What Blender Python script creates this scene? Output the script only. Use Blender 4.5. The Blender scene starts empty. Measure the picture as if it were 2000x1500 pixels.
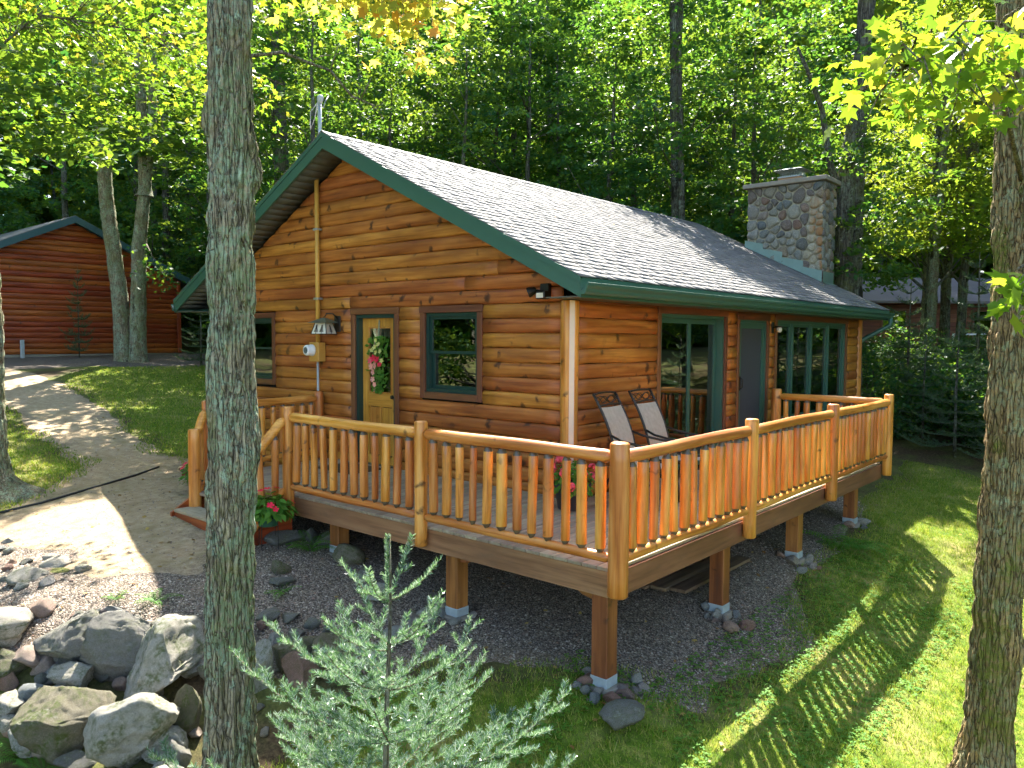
import bpy, bmesh, math, random
import numpy as np
from mathutils import Matrix, Vector
random.seed(7)
RNG = np.random.default_rng(11)
rad = math.radians
SC = bpy.context.scene
COL = SC.collection

# ------------------------------------------------------------------ camera
cam_data = bpy.data.cameras.new("camera")
cam = bpy.data.objects.new("camera", cam_data)
COL.objects.link(cam)
SC.camera = cam
cam_data.sensor_width = 36.0
cam_data.lens = 1510.39 / 2000 * 36.0
cam_data.clip_start = 0.05
cam_data.clip_end = 1000
_ya, _pi, _ro = 0.7109, 0.0586, 0.0055
_F = Vector((-math.sin(_ya), math.cos(_ya), 0)); _R = Vector((math.cos(_ya), math.sin(_ya), 0)); _U = Vector((0, 0, 1))
_F2 = _F * math.cos(_pi) - _U * math.sin(_pi); _U2 = _U * math.cos(_pi) + _F * math.sin(_pi)
_Rr = _R * math.cos(_ro) + _U2 * math.sin(_ro); _Ur = _U2 * math.cos(_ro) - _R * math.sin(_ro)
_m = Matrix((_Rr, _Ur, -_F2)).transposed().to_4x4()
cam.matrix_world = Matrix.Translation((5.051, -6.8283, 1.75)) @ _m
SC.render.resolution_x, SC.render.resolution_y = 1024, 768

# ------------------------------------------------------------------ sky, sun, exposure
SUN_EL, SUN_AZ = rad(49.5), rad(-51)          # light travels towards SUN_AZ (from +X, counterclockwise)
LDIR = Vector((math.cos(SUN_EL) * math.cos(SUN_AZ), math.cos(SUN_EL) * math.sin(SUN_AZ), -math.sin(SUN_EL)))
world = bpy.data.worlds.new("World")
SC.world = world
world.use_nodes = True
wn = world.node_tree.nodes; wl = world.node_tree.links
bg = wn["Background"]
sky = wn.new("ShaderNodeTexSky")
sky.sky_type = 'NISHITA'; sky.sun_disc = False
sky.sun_elevation = SUN_EL
sky.sun_rotation = math.atan2(-LDIR.x, -LDIR.y)
sky.air_density = 1.0; sky.dust_density = 1.0; sky.ozone_density = 1.0
wl.new(sky.outputs[0], bg.inputs[0])
bg.inputs[1].default_value = 0.105
sun_data = bpy.data.lights.new("sun", 'SUN')
sun_data.energy = 5.0; sun_data.angle = rad(0.5); sun_data.color = (1.0, 0.95, 0.86)
sun = bpy.data.objects.new("sun", sun_data)
COL.objects.link(sun)
sun.rotation_euler = LDIR.to_track_quat('-Z', 'Y').to_euler()
SC.view_settings.view_transform = 'Standard'
SC.view_settings.look = 'None'
SC.view_settings.exposure = 2.4
SC.view_settings.gamma = 1.0
SC.view_settings.use_curve_mapping = False
SC.cycles.max_bounces = 5
SC.cycles.use_light_tree = False
SC.cycles.diffuse_bounces = 3
SC.cycles.glossy_bounces = 3
SC.cycles.transmission_bounces = 4
SC.cycles.transparent_max_bounces = 8
SC.cycles.sample_clamp_indirect = 6.0
SC.cycles.use_denoising = True
SC.cycles.use_adaptive_sampling = True
SC.cycles.adaptive_threshold = 0.03

# ------------------------------------------------------------------ node helpers and materials
class NB:
    def __init__(s, name):
        s.m = bpy.data.materials.new(name); s.m.use_nodes = True
        s.nt = s.m.node_tree; s.nt.nodes.clear()
        s.out = s.nt.nodes.new("ShaderNodeOutputMaterial")
    def n(s, typ, ins=None, **props):
        nd = s.nt.nodes.new("ShaderNode" + typ)
        for k, v in props.items(): setattr(nd, k, v)
        for k, v in (ins or {}).items():
            sk = nd.inputs[k]
            if isinstance(v, bpy.types.NodeSocket): s.nt.links.new(v, sk)
            else: sk.default_value = v
        return nd
    def mix(s, f, a, b, mode='MIX'):
        nd = s.n("Mix", data_type='RGBA', blend_type=mode)
        for i, v in ((0, f), (6, a), (7, b)):
            if isinstance(v, bpy.types.NodeSocket): s.nt.links.new(v, nd.inputs[i])
            else: nd.inputs[i].default_value = v if i == 0 else (*v, 1) if len(v) == 3 else v
        return nd.outputs[2]
    def ramp(s, f, stops, interp='LINEAR'):
        nd = s.n("ValToRGB", {0: f}); cr = nd.color_ramp; cr.interpolation = interp
        while len(cr.elements) < len(stops): cr.elements.new(0.5)
        for e, (p, c) in zip(cr.elements, stops):
            e.position = p; e.color = (c, c, c, 1) if isinstance(c, (int, float)) else (*c, 1)
        return nd.outputs[0]
    def math(s, op, a, b=0.0, c=None):
        ins = {0: a, 1: b}
        if c is not None: ins[2] = c
        return s.n("Math", ins, operation=op).outputs[0]
    def noise(s, vec, scale, detail=4, rough=0.55, out=0):
        return s.n("TexNoise", {'Vector': vec, 'Scale': scale, 'Detail': detail, 'Roughness': rough}).outputs[out]
    def coords(s, kind='Object', scale=(1, 1, 1), rand=True, rnd_amt=43.0):
        v = s.n("TexCoord").outputs[kind]
        if rand:
            r = s.n("ObjectInfo").outputs['Random']
            r2 = s.math('MULTIPLY', r, rnd_amt)
            v = s.n("VectorMath", {0: v, 1: s.n("CombineXYZ", {0: r2, 1: s.math('MULTIPLY', r, 17.3), 2: s.math('MULTIPLY', r, 29.1)}).outputs[0]}, operation='ADD').outputs[0]
        return s.n("Mapping", {'Vector': v, 'Scale': scale}).outputs[0]
    def world(s, scale=(1, 1, 1)):
        v = s.n("NewGeometry").outputs['Position']
        return s.n("Mapping", {'Vector': v, 'Scale': scale}).outputs[0]
    def rnd(s): return s.n("ObjectInfo").outputs['Random']
    def bump(s, h, strength=0.3, dist=0.02):
        return s.n("Bump", {'Height': h, 'Strength': strength, 'Distance': dist}).outputs[0]
    def bsdf(s, color, rough=0.6, normal=None, spec=0.5, **kw):
        ins = {'Base Color': color if isinstance(color, bpy.types.NodeSocket) else (*color, 1), 'Roughness': rough, 'Specular IOR Level': spec}
        if normal is not None: ins['Normal'] = normal
        ins.update(kw)
        return s.n("BsdfPrincipled", ins).outputs[0]
    def done(s, sh):
        s.nt.links.new(sh, s.out.inputs[0]); return s.m

MATS = {}
def wood(name, light, mid, dark, knot, axis='X', rough=0.38, knots=0.085, coat=0.0, var=0.35):
    key = name + axis
    if key in MATS: return MATS[key]
    b = NB(name)
    ai = 'XYZ'.index(axis)
    def sc(along, across): return tuple(along if i == ai else across for i in range(3))
    g = b.noise(b.coords(scale=sc(1.1, 22)), 1.0, 5, 0.6)
    g2 = b.noise(b.coords(scale=sc(0.9, 4)), 1.0, 3, 0.6)
    big = b.noise(b.coords(scale=(0.8, 0.8, 0.8)), 1.0, 2)
    c = b.ramp(g, [(0.33, dark), (0.46, mid), (0.64, light)])
    c = b.mix(b.ramp(g2, [(0.38, 0.0), (0.68, 0.75)]), c, dark)
    wob = b.noise(b.coords(scale=(9, 9, 9)), 1.0, 3)
    kvn = b.n("TexVoronoi", {'Vector': b.n("VectorMath", {0: b.coords(scale=sc(5.2, 4.2)), 1: b.n("CombineXYZ", {0: wob, 1: wob, 2: wob}).outputs[0]}, operation='ADD').outputs[0], 'Scale': 1.0, 'Randomness': 1.0})
    keep = b.ramp(b.n("SeparateColor", {0: kvn.outputs['Color']}).outputs[0], [(0.42, 0.0), (0.46, 1.0)])
    kn = b.math('MULTIPLY', b.ramp(kvn.outputs['Distance'], [(0.0, 1.0), (knots, 0.8), (knots + 0.14, 0.0)]), keep)
    c = b.mix(kn, c, knot)
    stn = b.noise(b.coords(scale=sc(1.6, 7.0), rnd_amt=91.0), 1.0, 5, 0.7)
    c = b.mix(b.ramp(stn, [(0.56, 0.0), (0.74, 0.55)]), c, tuple(0.55 * x + 0.02 for x in dark))
    v = b.math('ADD', b.math('MULTIPLY', b.rnd(), var), 1.0 - var * 0.5)
    v = b.math('MULTIPLY', v, b.math('ADD', b.math('MULTIPLY', big, 0.5), 0.75))
    hs = b.n("HueSaturation", {'Hue': b.math('ADD', b.math('MULTIPLY', b.rnd(), 0.022), 0.489), 'Saturation': 1.05, 'Value': v, 'Color': c}).outputs[0]
    nrm = b.bump(b.mix(0.5, g, kn), 0.25, 0.006)
    r = b.math('ADD', b.math('MULTIPLY', g, 0.25), rough - 0.1)
    MATS[key] = b.done(b.bsdf(hs, r, nrm, 0.5, **{'Coat Weight': coat, 'Coat Roughness': 0.25}))
    return MATS[key]
def M_siding(ax='X'): return wood("log_siding_stain", (0.57, 0.24, 0.066), (0.43, 0.155, 0.039), (0.23, 0.07, 0.018), (0.040, 0.011, 0.004), ax, 0.52, 0.155, 0.0, 0.22)
def M_rail(ax='X'): return wood("varnished_log", (0.78, 0.385, 0.13), (0.64, 0.25, 0.066), (0.36, 0.115, 0.028), (0.07, 0.025, 0.01), ax, 0.36, 0.06, 0.15)
def M_redlog(ax='X'): return wood("red_cedar_log", (0.44, 0.12, 0.045), (0.34, 0.08, 0.028), (0.17, 0.035, 0.014), (0.05, 0.012, 0.006), ax, 0.35, 0.06, 0.2)
def M_trim(ax='X'): return wood("brown_trim_board", (0.25, 0.10, 0.045), (0.19, 0.07, 0.03), (0.11, 0.038, 0.018), (0.05, 0.016, 0.008), ax, 0.5, 0.03)
def M_fascia(ax='X'): return wood("deck_fascia_stain", (0.32, 0.165, 0.095), (0.25, 0.115, 0.065), (0.15, 0.065, 0.036), (0.08, 0.04, 0.02), ax, 0.55, 0.04)
def M_deckbd(ax='Y'): return wood("deck_board_wood", (0.42, 0.35, 0.26), (0.33, 0.265, 0.19), (0.22, 0.17, 0.12), (0.1, 0.07, 0.045), ax, 0.6, 0.03, 0.0, 0.25)
def M_door(ax='Z'): return wood("oak_door", (0.60, 0.30, 0.085), (0.50, 0.22, 0.055), (0.34, 0.13, 0.03), (0.2, 0.08, 0.02), ax, 0.3, 0.02, 0.3)
def M_sill(ax='Z'): return wood("timber_post", (0.40, 0.17, 0.06), (0.28, 0.105, 0.036), (0.16, 0.055, 0.02), (0.06, 0.02, 0.01), ax, 0.5, 0.05)
def M_oldboard(ax='X'): return wood("old_lumber", (0.22, 0.15, 0.10), (0.15, 0.095, 0.06), (0.08, 0.05, 0.03), (0.04, 0.02, 0.012), ax, 0.75, 0.04)
def M_brownwall(ax='X'): return wood("brown_plank", (0.30, 0.12, 0.07), (0.22, 0.085, 0.05), (0.14, 0.05, 0.03), (0.08, 0.03, 0.02), ax, 0.7, 0.02)

def simple(name, color, rough=0.5, spec=0.5, metal=0.0, noise_amt=0.25, nscale=14.0, coat=0.0):
    if name in MATS: return MATS[name]
    b = NB(name)
    n1 = b.noise(b.coords(), nscale, 4)
    n2 = b.noise(b.coords(), nscale * 0.12, 3)
    k = b.math('MULTIPLY', b.math('ADD', b.math('MULTIPLY', n1, noise_amt), 1 - noise_amt / 2), b.math('ADD', b.math('MULTIPLY', n2, noise_amt * 1.4), 1 - noise_amt * 0.7))
    c = b.n("HueSaturation", {'Color': (*color, 1), 'Value': k}).outputs[0]
    r = b.math('ADD', b.math('MULTIPLY', n1, 0.2), rough - 0.1)
    MATS[name] = b.done(b.bsdf(c, r, b.bump(n1, 0.12, 0.004), spec, **{'Metallic': metal, 'Coat Weight': coat}))
    return MATS[name]
GREEN = simple("green_painted_metal", (0.040, 0.115, 0.085), 0.38, 0.5, 0.0, 0.12)
DKGREEN = simple("dark_green_frame", (0.011, 0.042, 0.034), 0.35, 0.5, 0.0, 0.15)
SOFFIT = simple("soffit_board", (0.10, 0.105, 0.09), 0.6, 0.4, 0.0, 0.2)
BLUEMETAL = simple("slate_blue_metal", (0.03, 0.085, 0.11), 0.42, 0.5, 0.0, 0.15)
CORE = simple("dark_wall_core", (0.02, 0.018, 0.015), 0.9)
BLACKM = simple("black_metal", (0.016, 0.014, 0.012), 0.36, 0.5, 0.3, 0.2)
BRONZE = simple("bronze_powder_coat", (0.035, 0.026, 0.02), 0.4, 0.5, 0.3, 0.2)
SLING = simple("sling_mesh_fabric", (0.42, 0.37, 0.30), 0.8, 0.2, 0.0, 0.35, 160)
TANPAINT = simple("tan_painted_pipe", (0.60, 0.32, 0.055), 0.5)
GALV = simple("galvanised_steel", (0.42, 0.44, 0.44), 0.42, 0.5, 0.6, 0.25)
GREYPVC = simple("grey_conduit", (0.40, 0.42, 0.44), 0.5)
WHITEPL = simple("white_plastic", (0.78, 0.78, 0.78), 0.35, 0.5, 0.0, 0.08)
PALEGLASS = simple("frosted_cream_glass", (0.66, 0.62, 0.50), 0.3, 0.5, 0.0, 0.2)
CONCRETE = simple("concrete", (0.27, 0.235, 0.19), 0.85, 0.2, 0.0, 0.35, 30)
MORTAR = simple("mortar", (0.34, 0.305, 0.225), 0.92, 0.1, 0.0, 0.35, 60)
FLASH = simple("patina_flashing", (0.22, 0.31, 0.27), 0.42, 0.5, 0.4, 0.35, 6)
CURTAIN = simple("green_curtain", (0.035, 0.085, 0.06), 0.85, 0.2, 0.0, 0.3, 6)
CURTAINW = simple("pale_curtain", (0.16, 0.17, 0.155), 0.85, 0.2, 0.0, 0.3, 6)
SCREEN = simple("insect_screen", (0.055, 0.06, 0.068), 0.65, 0.35, 0.0, 0.3, 260)
POTDARK = simple("dark_barrel_pot", (0.05, 0.045, 0.05), 0.45)
POTGREEN = simple("green_plastic_pot", (0.03, 0.10, 0.06), 0.4)
REDFL = simple("red_petal", (0.72, 0.012, 0.05), 0.5, 0.3, 0.0, 0.3, 40)
PINKFL = simple("coral_petal", (0.80, 0.10, 0.13), 0.5, 0.3, 0.0, 0.3, 40)
SALMON = simple("salmon_petal", (0.80, 0.33, 0.25), 0.55, 0.3, 0.0, 0.3, 40)
YELLOWFL = simple("cream_yellow_petal", (0.62, 0.58, 0.16), 0.55, 0.3, 0.0, 0.3, 40)
LED = simple("lamp_lens", (0.72, 0.68, 0.58), 0.25, 0.5, 0.0, 0.1)
ROOFPALE = simple("pale_roofing", (0.20, 0.17, 0.172), 0.8, 0.2, 0.0, 0.3, 8)
CABLE = simple("grey_cable", (0.30, 0.30, 0.29), 0.6)
HOSE = simple("black_hose", (0.018, 0.018, 0.018), 0.6)
HOSE = MATS["black_hose"]

def glass_mat(name, tint, f_ior, refl=1.0):
    b = NB(name)
    n = b.noise(b.coords(rand=True), 1.3, 2)
    nrm = b.bump(n, 0.08, 0.02)
    fr = b.math('MINIMUM', b.math('MULTIPLY', b.n("Fresnel", {'IOR': f_ior, 'Normal': nrm}).outputs[0], refl), 0.95)
    tr = b.n("BsdfTransparent", {0: (*tint, 1)}).outputs[0]
    gl = b.n("BsdfGlossy", {'Color': (0.92, 0.97, 0.95, 1), 'Roughness': 0.01, 'Normal': nrm}).outputs[0]
    mx = b.n("MixShader", {0: fr, 1: tr, 2: gl}).outputs[0]
    return b.done(mx)
GLASS = glass_mat("window_glass", (0.42, 0.50, 0.46), 2.7)
METERGL = glass_mat("meter_glass", (0.5, 0.52, 0.52), 1.5)

def shingle_mat():
    b = NB("asphalt_shingle")
    at = b.n("Attribute", attribute_name="tabrnd").outputs['Fac']
    r = b.math('FRACT', b.math('ADD', b.rnd(), at))
    gr = b.noise(b.world(), 260, 2, 0.7)
    bigm = b.noise(b.world(), 1.3, 3)
    c = b.ramp(r, [(0.0, (0.075, 0.068, 0.066)), (0.3, (0.125, 0.116, 0.11)), (0.8, (0.165, 0.153, 0.147)), (1.0, (0.10, 0.092, 0.087))])
    c = b.mix(b.ramp(gr, [(0.4, 0.0), (0.7, 0.45)]), c, (0.30, 0.285, 0.275))
    c = b.mix(b.ramp(bigm, [(0.45, 0.0), (0.75, 0.3)]), c, (0.15, 0.15, 0.12))
    return b.done(b.bsdf(c, 0.75, b.bump(gr, 0.5, 0.003), 0.35))
SHINGLE = shingle_mat()

def stone_mat(name, ramp, moss=0.0, lichen=0.0, rust=False):
    b = NB(name)
    co = b.coords()
    base = b.ramp(b.rnd(), ramp, 'LINEAR')
    n1 = b.noise(co, 7, 6, 0.65); n2 = b.noise(co, 38, 4, 0.7); n3 = b.noise(co, 2.2, 4, 0.6)
    c = b.n("HueSaturation", {'Color': base, 'Value': b.math('ADD', b.math('MULTIPLY', n1, 0.9), 0.55)}).outputs[0]
    c = b.mix(b.ramp(n2, [(0.52, 0.0), (0.75, 0.35)]), c, (0.55, 0.52, 0.46))
    c = b.mix(b.ramp(n2, [(0.25, 0.6), (0.44, 0.0)]), c, (0.06, 0.055, 0.05))
    n4 = b.noise(co, 95, 4, 0.8)
    c = b.mix(b.ramp(n4, [(0.36, 0.7), (0.5, 0.0)]), c, (0.05, 0.045, 0.04))
    c = b.mix(b.ramp(n4, [(0.56, 0.0), (0.7, 0.5)]), c, (0.6, 0.57, 0.5))
    if lichen: c = b.mix(b.ramp(n3, [(0.58, 0.0), (0.66, lichen)]), c, (0.42, 0.42, 0.33))
    if moss:
        up = b.n("SeparateXYZ", {0: b.n("NewGeometry").outputs['Normal']}).outputs[2]
        f = b.math('MULTIPLY', b.ramp(n3, [(0.42, 0.0), (0.62, 1.0)]), b.ramp(b.noise(co, 11, 5), [(0.35, 0.0), (0.6, moss)]))
        c = b.mix(f, c, (0.075, 0.095, 0.018))
    if rust:
        z = b.noise(b.world((3.5, 3.5, 0.55)), 1.0, 3)
        c = b.mix(b.ramp(z, [(0.5, 0.0), (0.62, 0.75)]), c, (0.30, 0.12, 0.03))
    h = b.mix(0.3, b.mix(0.45, n1, n2), n4)
    return b.done(b.bsdf(c, 0.8, b.bump(h, 0.9, 0.035), 0.25))
GREYROCK = stone_mat("field_boulder", [(0, (0.40, 0.37, 0.31)), (0.35, (0.46, 0.41, 0.33)), (0.7, (0.34, 0.34, 0.315)), (1, (0.48, 0.45, 0.38))], 0.85, 0.55)
DARKROCK = stone_mat("slate_boulder", [(0, (0.13, 0.128, 0.115)), (0.5, (0.165, 0.158, 0.138)), (1, (0.21, 0.195, 0.165))], 0.5, 0.3)
MOSSROCK = stone_mat("mossy_boulder", [(0, (0.13, 0.115, 0.07)), (1, (0.18, 0.155, 0.10))], 1.0, 0.3)
COBBLE = stone_mat("river_cobble", [(0, (0.33, 0.27, 0.20)), (0.18, (0.24, 0.25, 0.24)), (0.36, (0.42, 0.38, 0.31)), (0.52, (0.30, 0.15, 0.11)), (0.68, (0.20, 0.22, 0.23)), (0.84, (0.36, 0.32, 0.28)), (1, (0.44, 0.26, 0.18))], 0.35, 0.0)
CHIMSTONE = stone_mat("chimney_cobble", [(0, (0.18, 0.17, 0.14)), (0.12, (0.27, 0.26, 0.22)), (0.25, (0.19, 0.105, 0.07)), (0.37, (0.11, 0.11, 0.095)), (0.5, (0.32, 0.295, 0.23)), (0.62, (0.10, 0.115, 0.115)), (0.75, (0.17, 0.12, 0.095)), (0.88, (0.22, 0.205, 0.16)), (1, (0.27, 0.165, 0.085))], 0.0, 0.0)
RUSTSTONE = stone_mat("rust_stained_cobble", [(0, (0.40, 0.33, 0.22)), (1, (0.45, 0.40, 0.30))], 0.0, 0.0, True)

def bark_mat(name, base, dark, lichen_c, lichen_amt, moss_amt, scale=1.0):
    b = NB(name)
    co = b.coords('Object', (1, 1, 1), True, 5.0)
    wv = b.n("VectorMath", {0: b.n("TexNoise", {'Vector': co, 'Scale': 5.0 * scale, 'Detail': 3.0}).outputs[1], 1: (0.035, 0.035, 0.25)}, operation='MULTIPLY').outputs[0]
    cw = b.n("VectorMath", {0: co, 1: wv}, operation='ADD').outputs[0]
    st = b.n("Mapping", {'Vector': cw, 'Scale': (36 * scale, 36 * scale, 3.0 * scale)}).outputs[0]
    vo = b.n("TexVoronoi", {'Vector': st, 'Scale': 1.0}, feature='DISTANCE_TO_EDGE').outputs['Distance']
    plate = b.n("SeparateColor", {0: b.n("TexVoronoi", {'Vector': st, 'Scale': 1.0}).outputs['Color']}).outputs[0]
    cr = b.ramp(vo, [(0.0, 0.1), (0.06, 0.7), (0.2, 1.0)])
    fine = b.noise(b.coords('Object', (60 * scale, 60 * scale, 22 * scale), True, 5.0), 1.0, 5, 0.7)
    body = b.mix(plate, tuple(x * 0.8 for x in base), tuple(min(1, x * 1.35) for x in base))
    body = b.mix(b.ramp(fine, [(0.32, 0.75), (0.56, 0.0)]), body, dark)
    c = b.mix(cr, dark, body)
    ln = b.noise(co, 2.4 * scale, 6, 0.72); ln2 = b.noise(co, 26 * scale, 5, 0.75)
    f = b.math('MULTIPLY', b.ramp(ln, [(0.45, 0.0), (0.50, lichen_amt)]), b.ramp(ln2, [(0.44, 0.0), (0.54, 1.0)]))
    f = b.math('MULTIPLY', f, b.ramp(cr, [(0.2, 0.25), (0.6, 1.0)]))
    c = b.mix(f, c, lichen_c)
    ln3 = b.noise(b.coords('Object', (1, 1, 1), True, 17.0), 7.0 * scale, 6, 0.7)
    c = b.mix(b.math('MULTIPLY', b.ramp(ln3, [(0.57, 0.0), (0.62, 0.8)]), b.ramp(ln2, [(0.4, 0.1), (0.5, 1.0)])), c, tuple(min(1, x * 1.3) for x in lichen_c))
    mo = b.noise(b.coords('Object', (1, 1, 0.6), True, 9.0), 2.6 * scale, 6, 0.68)
    f2 = b.math('MULTIPLY', b.ramp(mo, [(0.50, 0.0), (0.57, moss_amt)]), b.ramp(ln2, [(0.40, 0.0), (0.52, 1.0)]))
    c = b.mix(f2, c, (0.15, 0.165, 0.03))
    sc_ = b.noise(b.coords('Object', (1, 1, 0.5), True, 23.0), 4.2 * scale, 5, 0.65)
    c = b.mix(b.ramp(sc_, [(0.62, 0.0), (0.68, 0.85)]), c, tuple(x * 0.6 for x in dark))
    hgt = b.math('ADD', b.math('MULTIPLY', cr, 0.7), b.math('MULTIPLY', fine, 0.5))
    return b.done(b.bsdf(c, 0.88, b.bump(hgt, 1.0, 0.03), 0.15))
BARK_A = bark_mat("lichened_maple_bark", (0.34, 0.285, 0.19), (0.07, 0.056, 0.037), (0.31, 0.39, 0.265), 0.9, 0.45)
BARK_B = bark_mat("mossy_brown_bark", (0.31, 0.215, 0.10), (0.065, 0.043, 0.022), (0.25, 0.28, 0.16), 0.55, 0.9)
BARK_F = bark_mat("forest_bark", (0.12, 0.105, 0.085), (0.035, 0.03, 0.024), (0.20, 0.23, 0.18), 0.5, 0.4, 0.6)
BARK_T = bark_mat("grey_twig_bark", (0.22, 0.18, 0.13), (0.09, 0.07, 0.05), (0.25, 0.27, 0.22), 0.4, 0.2)

def leaf_mat(name, ramp, trans_ramp, tfac=0.5, rough=0.5, spec=0.18):
    b = NB(name)
    at = b.n("Attribute", attribute_name="leafrnd").outputs['Fac']
    r = b.math('FRACT', b.math('ADD', at, b.math('MULTIPLY', b.rnd(), 0.35)))
    c = b.ramp(r, ramp); t = b.ramp(r, trans_ramp)
    d = b.bsdf(c, rough, None, spec)
    tr = b.n("BsdfTranslucent", {0: t}).outputs[0]
    return b.done(b.n("MixShader", {0: tfac, 1: d, 2: tr}).outputs[0])
LEAF_F = leaf_mat("forest_leaf", [(0, (0.018, 0.075, 0.040)), (0.4, (0.029, 0.100, 0.040)), (0.8, (0.055, 0.130, 0.032)), (1, (0.023, 0.092, 0.054))],
                  [(0, (0.06, 0.20, 0.026)), (0.5, (0.14, 0.31, 0.026)), (1, (0.31, 0.40, 0.028))], 0.44)
LEAF_M = leaf_mat("maple_leaf", [(0, (0.09, 0.17, 0.025)), (0.5, (0.14, 0.22, 0.028)), (1, (0.20, 0.25, 0.03))],
                  [(0, (0.17, 0.36, 0.02)), (0.5, (0.29, 0.46, 0.024)), (0.9, (0.48, 0.52, 0.03)), (1, (0.64, 0.44, 0.05))], 0.52)
LEAF_Y = leaf_mat("turning_maple_leaf", [(0, (0.17, 0.21, 0.03)), (0.75, (0.28, 0.28, 0.035)), (0.93, (0.40, 0.26, 0.05)), (1, (0.45, 0.20, 0.04))],
                  [(0, (0.52, 0.60, 0.05)), (0.75, (0.78, 0.70, 0.10)), (0.93, (0.85, 0.55, 0.10)), (1, (0.80, 0.36, 0.06))], 0.58)
LEAF_P = leaf_mat("plant_leaf", [(0, (0.06, 0.17, 0.025)), (0.5, (0.085, 0.22, 0.03)), (1, (0.13, 0.25, 0.04))],
                  [(0, (0.2, 0.42, 0.03)), (1, (0.34, 0.5, 0.05))], 0.35, 0.6, 0.15)
LEAF_G = leaf_mat("grass_blade", [(0, (0.075, 0.19, 0.014)), (0.5, (0.15, 0.26, 0.02)), (0.75, (0.34, 0.34, 0.07)), (1, (0.50, 0.42, 0.16))],
                  [(0, (0.25, 0.40, 0.03)), (1, (0.45, 0.45, 0.06))], 0.35)
NEEDLE = leaf_mat("fir_needle_with_glint", [(0, (0.03, 0.095, 0.036)), (0.45, (0.08, 0.18, 0.085)), (0.75, (0.20, 0.30, 0.21)), (1, (0.55, 0.61, 0.57))],
                  [(0, (0.10, 0.26, 0.05)), (0.5, (0.22, 0.36, 0.13)), (1, (0.44, 0.52, 0.38))], 0.33, 0.22, 1.0)  # near-white stops put the shine of sunlit needles into the colour
NEEDLE_D = leaf_mat("dark_fir_needle", [(0, (0.04, 0.085, 0.04)), (1, (0.09, 0.14, 0.07))],
                    [(0, (0.10, 0.20, 0.06)), (1, (0.2, 0.28, 0.08))], 0.3, 0.4, 0.5)

def ground_mat(name, kind):
    b = NB(name)
    w = b.world(); e = b.n("Attribute", attribute_name="edge").outputs['Fac']
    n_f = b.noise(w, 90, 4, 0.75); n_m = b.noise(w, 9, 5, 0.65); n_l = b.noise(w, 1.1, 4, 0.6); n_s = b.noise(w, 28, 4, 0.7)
    duff = b.ramp(n_s, [(0.3, (0.035, 0.024, 0.014)), (0.5, (0.085, 0.058, 0.032)), (0.68, (0.15, 0.105, 0.055))])
    grass = b.ramp(n_m, [(0.28, (0.06, 0.125, 0.010)), (0.5, (0.14, 0.215, 0.016)), (0.72, (0.36, 0.33, 0.075))])
    grass = b.mix(b.ramp(n_s, [(0.34, 0.75), (0.5, 0.0)]), grass, (0.07, 0.075, 0.018))
    grass = b.mix(b.ramp(n_f, [(0.38, 0.7), (0.55, 0.0)]), grass, (0.045, 0.055, 0.012))
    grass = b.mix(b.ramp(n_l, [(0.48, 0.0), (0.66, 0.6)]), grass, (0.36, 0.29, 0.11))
    dirt = b.ramp(n_m, [(0.25, (0.30, 0.205, 0.115)), (0.5, (0.42, 0.31, 0.19)), (0.75, (0.54, 0.43, 0.29))])
    dirt = b.mix(b.ramp(n_f, [(0.3, 0.5), (0.5, 0.0)]), dirt, (0.17, 0.12, 0.07))
    dirt = b.mix(b.ramp(n_l, [(0.5, 0.0), (0.66, 0.5)]), dirt, (0.20, 0.17, 0.075))
    vor = b.n("TexVoronoi", {'Vector': w, 'Scale': 62.0})
    peb = b.ramp(b.n("SeparateColor", {0: vor.outputs['Color']}).outputs[0], [(0, (0.10, 0.075, 0.058)), (0.3, (0.18, 0.14, 0.105)), (0.6, (0.25, 0.205, 0.16)), (0.85, (0.34, 0.29, 0.24)), (1, (0.15, 0.095, 0.07))])
    gravel = b.mix(b.ramp(vor.outputs['Distance'], [(0.42, 0.0), (0.7, 0.85)]), peb, (0.05, 0.042, 0.035))
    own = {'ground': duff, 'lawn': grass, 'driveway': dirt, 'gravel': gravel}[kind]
    if kind == 'ground':
        own = b.mix(b.ramp(n_l, [(0.38, 0.0), (0.6, 0.8)]), own, b.mix(0.5, grass, (0.05, 0.08, 0.02)))
    else:
        nb = {'lawn': b.mix(0.45, grass, duff), 'driveway': b.mix(0.4, dirt, gravel), 'gravel': b.mix(0.3, gravel, b.mix(0.5, dirt, duff))}[kind]
        f = b.ramp(b.math('ADD', e, b.math('MULTIPLY', b.math('SUBTRACT', n_m, 0.5), 1.5)), [(0.15, 0.0), (0.6, 1.0)])
        own = b.mix(f, nb, own)
    h = {'gravel': b.math('SUBTRACT', 1.0, vor.outputs['Distance']), 'driveway': b.mix(0.5, n_s, n_f)}.get(kind, b.mix(0.5, n_s, n_f))
    return b.done(b.bsdf(own, 0.92, b.bump(h, 0.7, 0.03 if kind != 'gravel' else 0.02), 0.15))
MG, ML, MD, MV = (ground_mat("forest_floor", 'ground'), ground_mat("mossy_lawn", 'lawn'), ground_mat("packed_sand", 'driveway'), ground_mat("pea_gravel", 'gravel'))

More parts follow.
